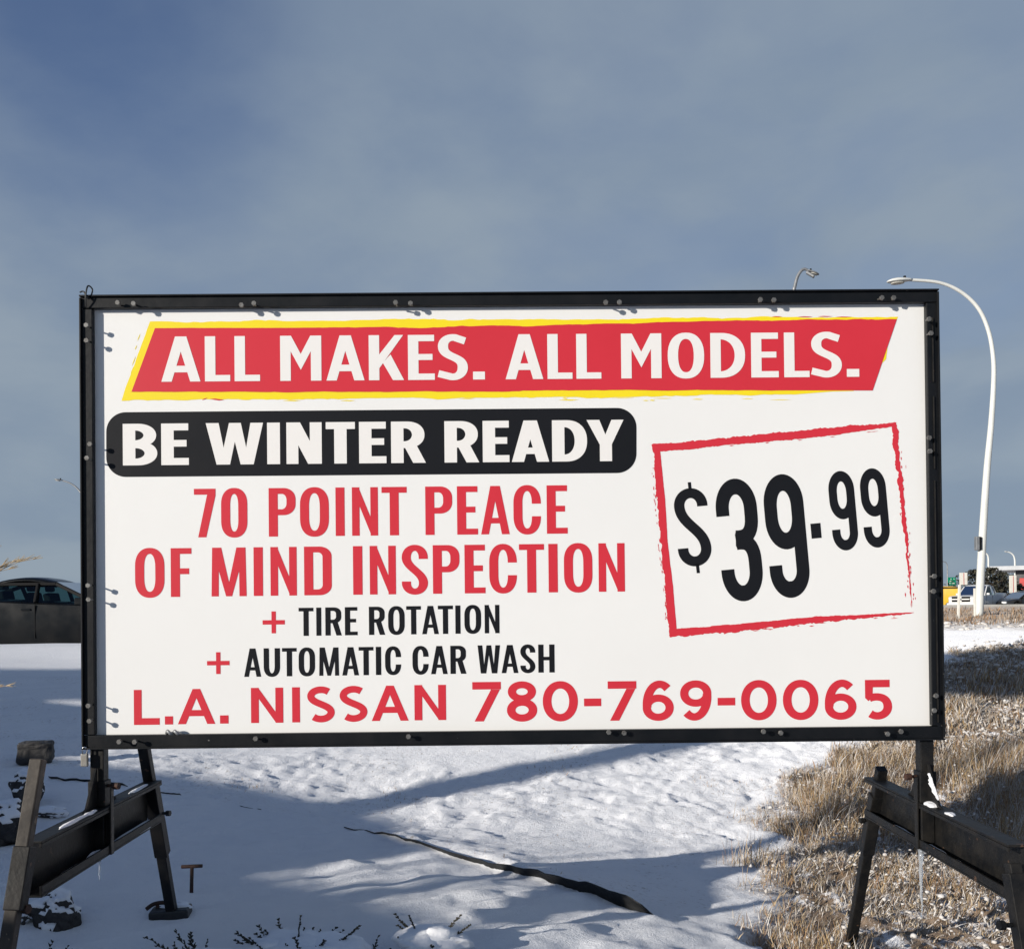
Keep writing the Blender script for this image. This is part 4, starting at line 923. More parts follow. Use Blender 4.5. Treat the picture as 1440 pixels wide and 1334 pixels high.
edging([(224, 1118), (240, 1120), (256, 1121)], .022, .020, .0, 'smallest stub of black edging in the shade right of the left trestle')
edging([(322, 1131), (345, 1137), (372, 1141)], .010, .012, .0, 'thin sliver of black edging at the tip of the sunlit lawn')

# rocks with snow on them
def rock(label, px, py, size, seed, block=False, cap=.5, rz=0.0, sink=.3):
    p = ground_hit(px, py); z = float(ground_z(p.x, p.y))
    t = thing('garden_rock', label, 'rock', (p.x, p.y, z), rz, 'rocks in the garden bed')
    def shape(off, m, name, top_only):
        bm = bmesh.new(); bmesh.ops.create_icosphere(bm, subdivisions=4, radius=1)
        for v in bm.verts:
            c = v.co.copy()
            if block:
                c = Vector([math.copysign(abs(q)**.42, q) for q in c]); c /= max(abs(c.x), abs(c.y), abs(c.z)) * .5 + .5
            nse = float(fbm(np.array(c.x * 1.7 + seed), np.array(c.y * 1.7 + c.z * 2.3), seed, 4)); n2 = float(vnoise(np.array(c.x * 1.1 + 9 * seed), np.array(c.z * 1.3 - c.y), seed + 3))
            c *= 1 + (.42 * nse + .35 * n2) * (.35 if block else 1)
            if off: c = c * 1.015 + Vector((0, 0, off * (.6 + .6 * n2)))
            v.co = Vector((c.x * size[0], c.y * size[1], c.z * size[2] + size[2] * (1 - sink)))
        if top_only:
            bm.normal_update(); dl = [f for f in bm.faces if f.normal.z < .38 + .35 * float(vnoise(np.array(f.calc_center_median().x * 9 + seed), np.array(f.calc_center_median().y * 9), seed + 5))]
            bmesh.ops.delete(bm, geom=dl, context='FACES')
        me = bpy.data.meshes.new(name); bm.to_mesh(me); bm.free(); me.materials.append(m); me.shade_smooth() if top_only else me.shade_flat()
        ob = bpy.data.objects.new(name, me); C.objects.link(ob); ob.parent = t
        if top_only:
            s = ob.modifiers.new('thickness', 'SOLIDIFY'); s.thickness = .03; s.offset = -1
        return ob
    shape(0, M['rock'], 'stone', False)
    if cap: shape(cap, M['snow'], 'snow_cover', True)
    return t
rock('dark flat-sided block of stone with a thin snow top behind the left trestle leg', 50, 1078, (.12, .11, .075), 3, block=True, cap=0, sink=-.15, rz=.35)
rock('dark rounded stone touching the near leg of the left trestle', 40, 1134, (.10, .09, .105), 5, cap=.08, sink=.15)
rock('big black boulder cut off by the left edge under a thick snow cap', -2, 1186, (.13, .12, .125), 8, cap=.12, sink=.1)
rock('small dark stone half buried in snow beside the foot of the near left leg', 82, 1300, (.095, .09, .10), 12, cap=.16, sink=.55)
rock('pebble sized dark stone left of the half buried one', 32, 1304, (.04, .04, .035), 14, cap=.2, sink=.4)
rock('low flat stone under the snow between the left leg and the beam', 66, 1148, (.13, .07, .035), 16, cap=.5, sink=.6)

# steel ground stakes and the foot block by the far left leg
p = ground_hit(269, 1257); z = float(ground_z(p.x, p.y))
st = thing('ground_stake', 'upright rusty T-handled ground stake standing in the snow', 'stake', (p.x, p.y, z - .03), 0, 'T-handled ground stakes')
hgt = W(271, 1218, p.y).z - z + .03
MB().tube([(0, 0, 0), (.004, 0, hgt)], .0085, 9).build('shaft', M['rust'], st, smooth=True)
MB().tube([(-.045, .004, hgt - .001), (.052, -.002, hgt + .004)], .0085, 9).build('handle', M['rust'], st, bevel=0, smooth=True)
p = ground_hit(228, 1284); z = float(ground_z(p.x, p.y))
st2 = thing('ground_stake', 'rusty T-handled ground stake driven down to its handle beside the leg foot', 'stake', (p.x - .02, p.y, z), .2, 'T-handled ground stakes')
MB().tube([(0, 0, -.02), (.0, 0, .045)], .008, 9).build('shaft', M['rust'], st2, smooth=True)
MB().tube(crom([(-.046, .0, .026), (-.02, 0, .044), (.01, 0, .050), (.046, 0, .048)], 4), .009, 9).build('handle', M['rust'], st2, smooth=True)
p = ground_hit(237, 1289); z = float(ground_z(p.x, p.y))
fb = MB().box((0, 0, .012), (.165, .10, .05)).build('foot_block', M['plastic'], bevel=.008); fb.location = (p.x, p.y + .03, z); fb.rotation_euler = (.03, -.05, .10)
tag(fb, 'low black block in the snow under the far leg of the left trestle', 'foot block')
snow_heap(p.x + .02, p.y + .06, z + .033, .13, .09, .018, 33, None, 'snow_on_block'); tag(bpy.data.objects['snow_on_block'], 'little pad of snow on the black foot block', 'snow')

# low junipers under snow at the bottom edge
def sprig(mb, base, d, L, r_, n=9):
    d = Vector(d).normalized(); side = d.cross(Vector((0, 0, 1))).normalized(); P = []
    for i in range(n): t = i / (n - 1); P.append(base + d * (L * t) + Vector((0, 0, L * .22 * t * t)) + side * (L * .06 * math.sin(t * 4 + r_.uniform(0, 3))))
    mb.tube(P, [.0024 * (1 - .7 * i / (n - 1)) for i in range(n)], 5)
    for i in range(2, n):
        for s_ in (-1, 1):
            if r_.random() < .08: continue
            q = P[i]; l = L * r_.uniform(.10, .24) * (1.15 - i / n * .6); dd = (d + side * s_ * r_.uniform(.35, .85) + Vector((0, 0, r_.uniform(-.1, .5)))).normalized()
            E = q + dd * l; mb.tube([q, q + dd * l * .5 + Vector((0, 0, .004)), E], [.0020, .0028, .0008], 5)
            for k in range(5):
                b = q + dd * l * r_.uniform(.3, .9); e = (dd + Vector((r_.uniform(-.7, .7), r_.uniform(-.7, .7), r_.uniform(0, .7)))).normalized(); mb.tube([b, b + e * l * .45], [.0020, .0007], 4)
def juniper(label, px, py, rx, ry, h, nspr, seed, aim=()):
    p = ground_hit(px, py); z = float(ground_z(p.x, p.y)); r_ = random.Random(seed)
    t = thing('juniper_shrub', label, 'shrub', (p.x, p.y, z), 0, 'low junipers along the bottom edge')
    mb = MB()
    for k in range(nspr):
        a = r_.uniform(0, 2 * PI); b = Vector((rx * .75 * r_.uniform(.2, 1) * math.cos(a), ry * .75 * r_.uniform(.2, 1) * math.sin(a), h * r_.uniform(.3, .9)))
        sprig(mb, b, (math.cos(a) + r_.uniform(-.3, .3), math.sin(a) * .6, r_.uniform(.10, .6)), r_.uniform(.05, .10), r_)
    for bx_, by_, bz_, dx_, dz_, L in aim: sprig(mb, Vector((bx_, by_, bz_)), (dx_, .1, dz_), L, r_, 11)
    mb.build('sprigs', M['juniper'], t)
    # snow lying on the branches: merged lumps
    bm = bmesh.new()
    for k in range(int(nspr * .6) + 4):
        a = r_.uniform(0, 2 * PI); q = r_.uniform(0, .8); c = Vector((rx * q * math.cos(a), ry * q * math.sin(a), h * (1 - .5 * q) * r_.uniform(.75, 1.05))); s = r_.uniform(.45, .85) * min(rx, ry)
        g = bmesh.ops.create_icosphere(bm, subdivisions=3, radius=1)
        for v in g['verts']:
            o = v.co.copy(); k2 = 1 + .5 * float(fbm(np.array(o.x * 1.6 + k), np.array(o.y * 1.6 + o.z), seed + k, 3)); v.co = Vector((o.x * s * 1.25 * k2, o.y * s * k2, max(o.z, -.5) * s * .42 * k2)) + c
    me = bpy.data.meshes.new('snow_cover'); bm.to_mesh(me); bm.free(); me.materials.append(M['snow']); me.shade_smooth()
    ob = bpy.data.objects.new('snow_cover', me); C.objects.link(ob); ob.parent = t
    return t
juniper('low dark juniper poking through snow at the bottom edge left of centre', 418, 1352, .20, .13, .060, 30, 1, aim=((.0, 0, .06, .15, .9, .08), (.13, 0, .06, .9, .35, .10), (-.10, 0, .04, -.9, .25, .12)))
juniper('sparse juniper sprigs reaching left of the bottom juniper', 275, 1362, .14, .10, .025, 9, 2, aim=((-.03, 0, .03, -.9, .25, .15), (.0, 0, .03, -.5, .5, .10)))
juniper('snow loaded juniper tip at the bottom edge under the middle of the board', 602, 1342, .13, .10, .075, 9, 3, aim=((-.03, 0, .06, -.5, .8, .07), (.08, 0, .06, .9, .25, .08)))
juniper('flattened juniper in the bottom left corner under thick snow', 60, 1362, .15, .10, .03, 10, 4)
juniper('faint stubble of juniper between the two bottom shrubs', 510, 1366, .10, .08, .03, 10, 5)

# feather grass whose plumes lean in at the left edge
def plume_grass(label, tips, base, seed, m=None):
    b = Vector(base); b.z = float(ground_z(b.x, b.y)); t = thing('feather_grass', label, 'ornamental grass', b, 0); r_ = random.Random(seed); mb = MB(); pl = MB()
    for tip in tips:
        e = Vector(tip) - b; P = bez((r_.uniform(-.05, .05), r_.uniform(-.05, .05), 0), (e.x * .15, e.y * .15, e.z * .6), (e.x * .5, e.y * .5, e.z * .98), tuple(e), 14)
        mb.tube(P, [.003 * (1 - .6 * i / 14) for i in range(15)], 5)
        for i in range(9, 15):
            for k in range(5):
                q = Vector(P[i]); d = (Vector(P[i]) - Vector(P[i - 1])).normalized() + Vector((r_.uniform(-.4, .4), r_.uniform(-.4, .4), r_.uniform(-.2, .4))); pl.tube([q, q + d.normalized() * .05], [.0025, .0006], 4)
    mb.build('stalks', M['straw'], t); pl.build('plumes', M['straw3'], t); return t
plume_grass('tan feather grass with plumes leaning into view beside the parked car', [W(36, 786, 5.2), W(46, 786, 5.3), W(22, 790, 5.1), W(12, 800, 5.2), W(9, 964, 5.0), W(-12, 770, 5.3), W(-30, 780, 5.2), W(-50, 790, 5.4), W(-40, 900, 5.0), W(-80, 810, 5.3)], (-3.15, 5.2, 0), 6)

# ------------------------------------------------------------------ street lamps
def street_lamp(label, pts, radii, base_px, Y, head_px, parent_group, box_px=None, m=None, flip_head=1):
    P = [W(px, py, Y) for px, py in pts]; b = P[0].copy(); gzv = float(base_z(b.x, b.y)); b.z = min(b.z, gzv + .0)
    t = thing('street_lamp', label, 'street lamp', (b.x, b.y, b.z), 0, parent_group); b0 = Vector(b)
    Q = crom([p - b0 for p in P], 6); rr = np.interp(np.linspace(0, 1, len(Q)), np.linspace(0, 1, len(radii)), radii)
    MB().tube(Q, [float(v) for v in rr], 14).build('pole', m or M['lamp'], t, smooth=True)
    h0, h1 = W(*head_px[0], Y) - b0, W(*head_px[1], Y) - b0; d = h1 - h0; L = d.length; d.normalize(); up = Vector((0, 0, 1)); w = .16 * max(.6, min(1, L / .6))
    side = d.cross(up).normalized(); mb = MB(); n = 12; prof = [(0, .30, .42), (.12, .55, .60), (.35, .85, .85), (.6, 1, 1), (.82, .85, .80), (.95, .5, .45), (1, .12, .12)]
    for tt, wk, hk in prof:
        for k in range(n):
            a = 2 * PI * k / n; c = math.cos(a); s_ = math.sin(a); mb.v.append(h0 + d * (L * tt) + side * (w * wk * c) + up * (.075 * L / .6 * hk * (s_ if s_ > 0 else s_ * .45)))
    for i in range(len(prof) - 1):
        for k in range(n): a = i * n + k; b2 = i * n + (k + 1) % n; mb.f.append((a, b2, b2 + n, a + n))
    mb.f.append(tuple(range(n))); mb.f.append(tuple(range(len(prof) * n - 1, (len(prof) - 1) * n - 1, -1)))
    hd = mb.build('lamp_head', M['galv'] if m else M['lamp'], t, smooth=True)
    c = h0 + d * (L * .58) - up * .034 * L / .6
    MB().prism([c + d * (L * .26 * math.cos(a)) + side * (w * .7 * math.sin(a)) for a in np.linspace(0, 2 * PI, 17)[:-1]], -up * .03).build('lens', M['lens'], hd)
    MB().tube([h0 + d * (L * .30) + up * .05, h0 + d * (L * .30) + up * .12], .035, 10).build('photocell', M['dark'], hd)
    if box_px:
        q = W(*box_px, Y) - b0; MB().box(q + Vector((-.05, -.08, 0)), (.09, .14, .36)).build('junction_box', M['galv'], t, bevel=.012)
        MB().box(q + Vector((.02, -.06, 0)), (.07, .14, .34)).build('bracket', M['dark'], t)
    return t
LG = 'street lamps'
big = street_lamp('tall white street lamp with a curved arm standing right of the billboard', [(1376.5, 867), (1379.5, 800), (1383, 735), (1388, 660), (1394, 595), (1397.5, 535), (1396.5, 500), (1390, 465), (1376, 434), (1352, 411), (1321, 397.5), (1279, 393.5)], [.112, .105, .098, .088, .076, .064, .058, .054, .050, .047, .043, .040], None, 27, ((1283, 393.6), (1247, 396.5)), LG, (1374.5, 764))
q = Vector((0, 0, 0)); MB().box((0, 0, .02), (.36, .36, .05)).build('base_plate', M['galv'], big, bevel=.006)
sec = street_lamp('grey twin street lamp showing only its bent tip above the top rail of the billboard', [(1112, 852), (1113, 700), (1114.5, 520), (1116, 420), (1118, 402), (1121.5, 389), (1127, 380.5), (1132, 378.5), (1137, 381)], [.10, .095, .085, .075, .07, .066, .062, .058, .055], None, 42, ((1135, 380), (1152, 386.5)), LG, None, M['galv'])
h0 = W(1134, 383, 41.7) - sec.location; h1 = W(1145, 389.5, 41.6) - sec.location
MB().beam(h0, h1, .22, .10).build('lamp_head', M['galv'], sec, bevel=.03)
street_lamp('faint distant street lamp whose arm reaches left of the billboard frame', [(121, 866), (120, 780), (119.5, 720), (117, 700), (110, 688), (100, 680), (88, 675.5)], [.08, .075, .07, .06, .05, .045, .04], None, 60, ((89, 675.6), (76, 674)), LG, None, M['galv'])
street_lamp('small far street lamp seen over the dark bushes behind the tall lamp pole', [(1390, 850), (1390, 795), (1389.7, 784), (1388.2, 779.5), (1385, 777.3), (1380, 776.2)], [.14, .13, .12, .11, .10, .09], None, 150, ((1381, 776.4), (1374, 776.4)), LG)
street_lamp('small far street lamp with a long arm over the grey shop roof', [(1427.5, 850), (1427.3, 796), (1426.6, 785), (1424.5, 780), (1420.5, 776.8), (1417, 775.8)], [.14, .13, .12, .11, .10, .09], None, 150, ((1418, 775.9), (1412, 775.2)), LG)
street_lamp('hair thin lamp pole right beside the billboard frame above the green road sign', [(1332.6, 850), (1332.4, 820), (1332.2, 800), (1331.6, 793), (1329, 790), (1324, 789)], [.08, .08, .07, .06, .05, .05], None, 130, ((1325, 789), (1318, 788.6)), LG, None, M['galv'])

# ------------------------------------------------------------------ roadside posts and signs
def marker(label, x0, y0, x1, y1, Y, w):
    b, t_ = W(x1, y1, Y), W(x0, y0, Y); b.z = min(b.z, float(base_z(b.x, b.y)) - .02)
    mb = MB().beam((0, 0, 0), t_ - b, w, .05, up=(0, 1, 0)); o = mb.build('marker_post', M['whitepost'], bevel=.006); o.location = b
    return tag(o, label, 'marker post', 'white marker posts')
marker('thin leaning white marker post nearest the billboard in front of the white pickup', 1349.3, 822, 1347.3, 870, 25, .055)
marker('white marker post close against the left side of the tall lamp pole', 1370.5, 827, 1371, 866, 26.5, .05)
def panel_sign(label, x0, x1, y0, y1, Y):
    a, b = W(x0, y0, Y), W(x1, y1, Y); gz0 = float(base_z((a.x + b.x) / 2, Y)); w, h = b.x - a.x, a.z - b.z
    t = thing('panel_sign', label, 'sign', ((a.x + b.x) / 2, Y, gz0), 0, 'white panel signs by the road'); zc_ = (a.z + b.z) / 2 - gz0
    pn = MB().box((0, 0, zc_), (w, .08, h)).build('panel', M['whitepost'], t, bevel=.01)
    MB().box((w * .03, -.043, zc_), (w * .08, .008, h * .94)).build('stripe', M['redpaint'], pn)
    MB().box((-w * .3, .06, zc_ / 2), (.09, .04, zc_)).box((w * .3, .06, zc_ / 2), (.09, .04, zc_)).build('posts', M['galv'], t); return t
panel_sign('white panel sign with a thin red stripe above the white pickup roof', 1349.3, 1360.3, 805, 822, 76)
panel_sign('white panel sign with a thin stripe standing in front of the red shop wall', 1419.3, 1429.4, 809, 833.5, 76)
a, b = W(1333, 811.5, 115), W(1344.3, 822.8, 115); g0 = float(base_z(a.x, 115)); gs = thing('road_sign', 'small green road sign on two posts left of the white pickup', 'sign', ((a.x + b.x) / 2, 115, g0))
zc_ = (a.z + b.z) / 2 - g0; gp = MB().box((0, 0, zc_), (b.x - a.x, .06, a.z - b.z)).build('panel', M['greensign'], gs, bevel=.01)
for k, (x, z, w) in enumerate(((-.12, .26, .10), (.22, .26, .10), (-.10, .02, .34), (.12, -.22, .30), (-.24, -.22, .12))): MB().box((x, -.034, zc_ + z), (w, .006, .09)).build('legend', M['whitepost'], gp)
MB().box((-.28, .06, zc_ / 2), (.08, .05, zc_)).box((.28, .06, zc_ / 2), (.08, .05, zc_)).build('posts', M['galv'], gs)

# ------------------------------------------------------------------ shop and bushes beyond the road
a = W(1402.6, 795.5, 125); gz0 = float(base_z(a.x, 125)); shop = thing('shop_building', 'low grey shop with a pale roof fascia and red front panels beyond the road', 'building', (a.x, 125, gz0), math.radians(-26))
Zt = W(1420, 795.6, 125).z - gz0 - .05; Zf = W(1420, 802.2, 125).z - gz0; Zr1 = W(1430, 813, 125).z - gz0; Zr0 = W(1430, 829, 125).z - gz0
wl_ = MB().box((15.5, 6.2, Zf / 2), (27, 12, Zf)).build('wall', M['wallgrey'], shop)
MB().box((14, 5.6, (Zt + Zf) / 2), (30, 14.4, Zt - Zf)).build('roof', M['fascia'], shop, bevel=.05)
for k in range(4): MB().box((2.4 + 2.1 + k * 6.2, .12, (Zr0 + Zr1) / 2), (4.2, .2, Zr1 - Zr0)).build('red_panel', M['redpaint'], wl_, bevel=.03)
for k in range(3): MB().box((8.3 + k * 6.2, .16, 1.2), (1.5, .12, 2.4)).build('door', M['dark'], wl_, bevel=.02)
def bush(label, px, pyt, Y, w, seed, name='bare_tree', cat='tree'):
    b = W(px, 850, Y); b.z = float(base_z(b.x, Y)); H = W(px, pyt, Y).z - b.z; r_ = random.Random(seed); t = thing(name, label, cat, b, 0, 'dark trees beyond the road')
    mb = MB(); mb.tube([(0, 0, -.1), (.05, 0, H * .35), (.0, .1, H * .7)], [.16, .11, .05], 8)
    for k in range(16):
        a = r_.uniform(0, 6.3); z0 = H * r_.uniform(.2, .6); L = r_.uniform(.4, .9) * w; mb.tube([(0, 0, z0), (L * .5 * math.cos(a), L * .4 * math.sin(a), z0 + H * .12), (L * .8 * math.cos(a), L * .6 * math.sin(a), z0 + H * r_.uniform(.15, .4))], [.05, .035, .012], 5)
    mb.build('trunk', M['trunk'], t); lf = MB()
    for k in range(1500):
        a = r_.uniform(0, 6.3); u = r_.random()**.5; zz = H * (.08 + .90 * r_.random()); env = math.sin(PI * min(1, .15 + .85 * zz / H))**.6 * (1 + .35 * math.sin(3 * a + seed) + .25 * math.sin(7 * zz + seed))
        c = Vector((w * u * env * math.cos(a), w * .7 * u * env * math.sin(a), zz)); s_ = r_.uniform(.10, .24)
        d1 = Vector((r_.gauss(0, 1), r_.gauss(0, 1), r_.gauss(0, 1))).normalized(); d2 = d1.orthogonal().normalized(); lf.add([c - d1 * s_, c + d2 * s_ * .5, c + d1 * s_, c - d2 * s_ * .5], [(0, 1, 2, 3)])
    lf.build('crown', M['leaf'], t); return t
bush('dark bare tree left of the tall lamp pole behind the pickup cab', 1372, 800, 108, 2.6, 1)
bush('dark bare tree immediately right of the tall lamp pole', 1395, 797, 106, 2.3, 2)
bush('dark bush under the left end of the shop roof', 1409, 803, 110, 1.7, 3)
bush('low dark bush beside the red shop panel', 1432, 822, 112, 1.2, 4, 'bush', 'bush')

# ------------------------------------------------------------------ vehicles
def interp(x, xs, ys): return float(np.interp(x, xs, ys))
def vehicle(name, label, cat, loc, rz, paint, spec, group=None, detail=True, dark=False):
    """x forward, z up. spec: length L, half width, wheel radius and positions, side-view curves"""
    t = thing(name, label, cat, loc, rz, group); L2 = spec['L'] / 2; hw = spec['hw']; wr = spec['wr']; ax = spec['axles']
    xs = sorted(set([round(v, 3) for v in np.linspace(-L2, L2, 61)] + [round(a + wr * 1.18 * c, 3) for a in ax for c in np.linspace(-1, 1, 17)]))
    mb = MB(); rows = []
    for x in xs:
        zb = interp(x, *spec['belt']); zs = interp(x, *spec['sill']); k = interp(x, *spec['plan']); h = hw * k
        for a in ax:
            d = abs(x - a)
            if d < wr * 1.16: zs = max(zs, wr + math.sqrt((wr * 1.16)**2 - d * d))
        zs = min(zs, zb - .12); m1 = zs + (zb - zs) * .35; m2 = zs + (zb - zs) * .72
        half = [(h * .80, zs), (h * .965, zs + .02), (h, m1), (h * .995, m2), (h * .965, zb - .03), (h * .90, zb), (h * .45, zb + spec['crown']), (0, zb + spec['crown'] * 1.15)]
        rows.append([(x, -y, z) for y, z in half] + [(x, y, z) for y, z in half[-2::-1]])
    n = len(rows[0])
    for r in rows: mb.v += r
    for i in range(len(rows) - 1):
        for j in range(n - 1): a = i * n + j; mb.f.append((a, a + 1, a + n + 1, a + n))
        mb.f.append((i * n + n - 1, i * n, (i + 1) * n, (i + 1) * n + n - 1))
    mb.f.append(tuple(range(n))); mb.f.append(tuple(range(len(rows) * n - 1, (len(rows) - 1) * n - 1, -1)))
    body = mb.build('body', paint, t, smooth=True); md = body.modifiers.new('edge', 'EDGE_SPLIT'); md.split_angle = math.radians(38)
    # greenhouse: roof shell, pillars, panes
    g = spec['house']; zr = g['zr']; rh = hw * g['rw']; bh = hw * .90; zbq = lambda x: interp(x, *spec['belt']) - .005
    x0, x1, x2, x3 = g['x']                      # rear glass foot, roof rear, roof front, windscreen foot
    rp = MB(); rx_ = np.linspace(x1, x2, 9)
    for x in rx_:
        e = 1 - .10 * abs((x - (x1 + x2) / 2) / ((x2 - x1) / 2))**2.2; zz = zr - (.12 if x > (x1 + x2) / 2 else .09) * abs((x - (x1 + x2) / 2) / ((x2 - x1) / 2))**2.2
        for y, dz in ((-1, -.05), (-.93, -.008), (-.5, .018), (0, .025), (.5, .018), (.93, -.008), (1, -.05)): rp.v.append((x, y * rh * (e * .3 + .7), zz + dz))
    for i in range(8):
        for j in range(6): a = i * 7 + j; rp.f.append((a, a + 1, a + 8, a + 7))
    rf = rp.build('roof', paint, t, smooth=True); s_ = rf.modifiers.new('thickness', 'SOLIDIFY'); s_.thickness = .035; s_.offset = -1
    ze = zr - .12; pw = .075; gl = M['darkglass'] if dark else M['glass']
    for s in (-1, 1):
        pr = MB()
        pr.beam((x3, s * bh, zbq(x3)), (x2, s * rh * .95, ze), .06, pw, up=(0, 1, 0)); pr.beam((x0, s * bh, zbq(x0)), (x1, s * rh * .95, ze), .06, pw * 1.6, up=(0, 1, 0))
        pr.beam((x1, s * rh * .95, ze), (x2, s * rh * .95, ze), .06, .08, up=(0, 1, 0))
        for xb in g['posts']: pr.beam((xb, s * bh * 1.005, zbq(xb)), (xb - .03, s * rh * .97, ze), .05, .09, up=(0, 1, 0))
        pr.build('pillar', M['tyre'] if dark else spec.get('pillar_m', paint), t, bevel=.012)
    MB().add([(x3, -bh, zbq(x3)), (x3, bh, zbq(x3)), (x2, rh * .93, ze + .04), (x2, -rh * .93, ze + .04)], [(0, 1, 2, 3)]).build('windscreen', gl, t)
    MB().add([(x0, -bh, zbq(x0)), (x0, bh, zbq(x0)), (x1, rh * .93, ze + .04), (x1, -rh * .93, ze + .04)], [(0, 1, 2, 3)]).build('rear_window', gl, t)
    for s in (-1, 1):
        cuts = [x0] + list(g['posts']) + [x3]; tcut = [x1] + [p - .03 for p in g['posts']] + [x2]
        for i in range(len(cuts) - 1):
            MB().add([(cuts[i], s * bh * .985, zbq(cuts[i])), (cuts[i + 1], s * bh * .985, zbq(cuts[i + 1])), (tcut[i + 1], s * rh * .95, ze), (tcut[i], s * rh * .95, ze)], [(0, 1, 2, 3)]).build('side_window', gl, t)
    # seats
    if detail:
        for xs_ in g['seats']:
            for s in (-1, 1):
                zb0 = zbq(xs_); sm = MB().beam((xs_ + .05, s * hw * .42, zb0 - .35), (xs_ - .08, s * hw * .42, zb0 + .18), .46, .14, up=(1, 0, 0)); sm.beam((xs_ - .09, s * hw * .42, zb0 + .21), (xs_ - .11, s * hw * .42, zb0 + .36), .26, .10, up=(1, 0, 0)); sm.build('seat', M['cloth'], t, bevel=.03)
        MB().tube([(g['wheel'] + .06 * math.cos(a) , hw * .42 + .18 * math.sin(a), zbq(g['wheel']) + .02 + .17 * math.cos(a)) for a in np.linspace(0, 2 * PI, 17)], .015, 6).build('steering_wheel', M['dark'], t, smooth=True)
    # wheels
    for a in ax:
        for s in (-1, 1):
            w = MB().tube([(a, s * (hw - .22), wr), (a, s * (hw - .20), wr), (a, s * (hw - .03), wr), (a, s * (hw - .015), wr)], [wr * .93, wr, wr, wr * .93], 28).build('wheel', M['tyre'], t, bevel=0); w.data.shade_flat()
            rm = MB().tube([(a, s * (hw - .013), wr), (a, s * (hw - .006), wr)], [wr * .66, wr * .62], 24)
            for k in range(5): an = 2 * PI * k / 5; rm.beam((a, s * (hw - .002), wr), (a + wr * .58 * math.cos(an), s * (hw - .002), wr + wr * .58 * math.sin(an)), .05, .012, up=(0, 1, 0))
            rm.build('rim', M['rim'], w)
    # lights, grille, mirrors, handles, seams
    zh = spec['lamp_z']; xf = L2; kf = interp(L2 - .1, *spec['plan']) * hw
    for s in (-1, 1):
        MB().box((xf - .05, s * (kf - .21), zh), (.14, .36, .15)).build('headlight', M['headlight'], t, bevel=.025)
        MB().box((-L2 + .04, s * (kf - .16), zh + .08), (.12, .24, .18)).build('tail_light', M['taillight'], t, bevel=.02)
        xm = g['mirror']; zm = zbq(xm); mr = MB().box((xm, s * (hw * .95 + .10), zm + .06), (.13, .19, .13)).beam((xm, s * hw * .88, zm + .01), (xm, s * (hw * .95 + .05), zm + .04), .05, .03); mr.build('mirror', M['carblack'] if dark else paint, t, bevel=.02)
        for xd in spec['handles']: MB().box((xd, s * (hw * .99), zbq(xd) - .13), (.18, .03, .035)).build('door_handle', spec.get('handle_m', paint), body, bevel=.008)
        sm = MB()
        for xd in spec['seams']: sm.box((xd, s * (hw * .992), (zbq(xd) + spec['sill'][1][2]) / 2 + .05), (.010, .025, (zbq(xd) - spec['sill'][1][2]) * .78))
        if spec['seams']: sm.build('door_seam', M['dark'], body)
    gw, gz0_, gh = spec['grille']; gr_ = MB().box((xf + .005, 0, gz0_), (.07, gw, gh)).build('grille', M['dark'], t, bevel=.02)
    if spec.get('cross'):
        MB().box((xf + .046, 0, gz0_), (.03, gw * .96, .085)).box((xf + .048, 0, gz0_), (.03, .12, gh * .98)).build('grille_bar', M['carwhite'], gr_, bevel=.008)
        MB().box((xf + .064, 0, gz0_), (.02, .13, .15)).build('emblem', M['chrome'], gr_, bevel=.02)
    MB().box((xf + .03, 0, spec['bump'][0]), (.14, hw * 1.9, spec['bump'][1])).build('bumper', spec.get('bump_m', paint), t, bevel=.04)
    MB().box((-xf - .01, 0, spec['bump'][0]), (.12, hw * 1.86, spec['bump'][1])).build('bumper', spec.get('bump_m', paint), t, bevel=.04)
    return t
SEDAN = dict(L=4.6, hw=.90, wr=.325, axles=(-1.32, 1.38), crown=.03, belt=([-2.3, -2.2, -1.7, -.9, 0, .95, 1.6, 2.1, 2.3], [.80, 1.02, 1.07, 1.03, .98, .94, .88, .76, .62]), sill=([-2.3, -2.1, -1.8, 1.9, 2.15, 2.3], [.40, .26, .20, .19, .24, .36]), plan=([-2.3, -2.15, -1.6, 0, 1.5, 2.1, 2.3], [.80, .92, .98, 1, .98, .90, .74]),
             house=dict(x=(-1.95, -.95, .22, 1.12), zr=1.45, rw=.70, posts=(-.98, -.08), seats=(-.25, -1.15), wheel=.42, mirror=.80), lamp_z=.66, handles=(-.22, -1.12), seams=(-.05, 1.02, -1.02), grille=(.9, .52, .22), bump=(.36, .22))
PICKUP = dict(L=5.8, hw=1.0, wr=.41, axles=(-1.75, 1.85), crown=.03, belt=([-2.9, -2.85, -.75, -.7, .9, 1.1, 2.6, 2.9], [1.32, 1.34, 1.34, 1.24, 1.22, 1.20, 1.14, 1.02]), sill=([-2.9, -2.6, 2.4, 2.9], [.60, .46, .44, .52]), plan=([-2.9, -2.7, 0, 2.3, 2.7, 2.9], [.95, .99, 1, .99, .93, .82]),
              house=dict(x=(-.82, -.62, .35, 1.12), zr=1.92, rw=.80, posts=(-.10,), seats=(-.2,), wheel=.5, mirror=.85), lamp_z=.98, handles=(.10,), seams=(-.05, 1.0), grille=(1.24, .92, .36), bump=(.54, .26), bump_m=M['carwhite'], cross=True)
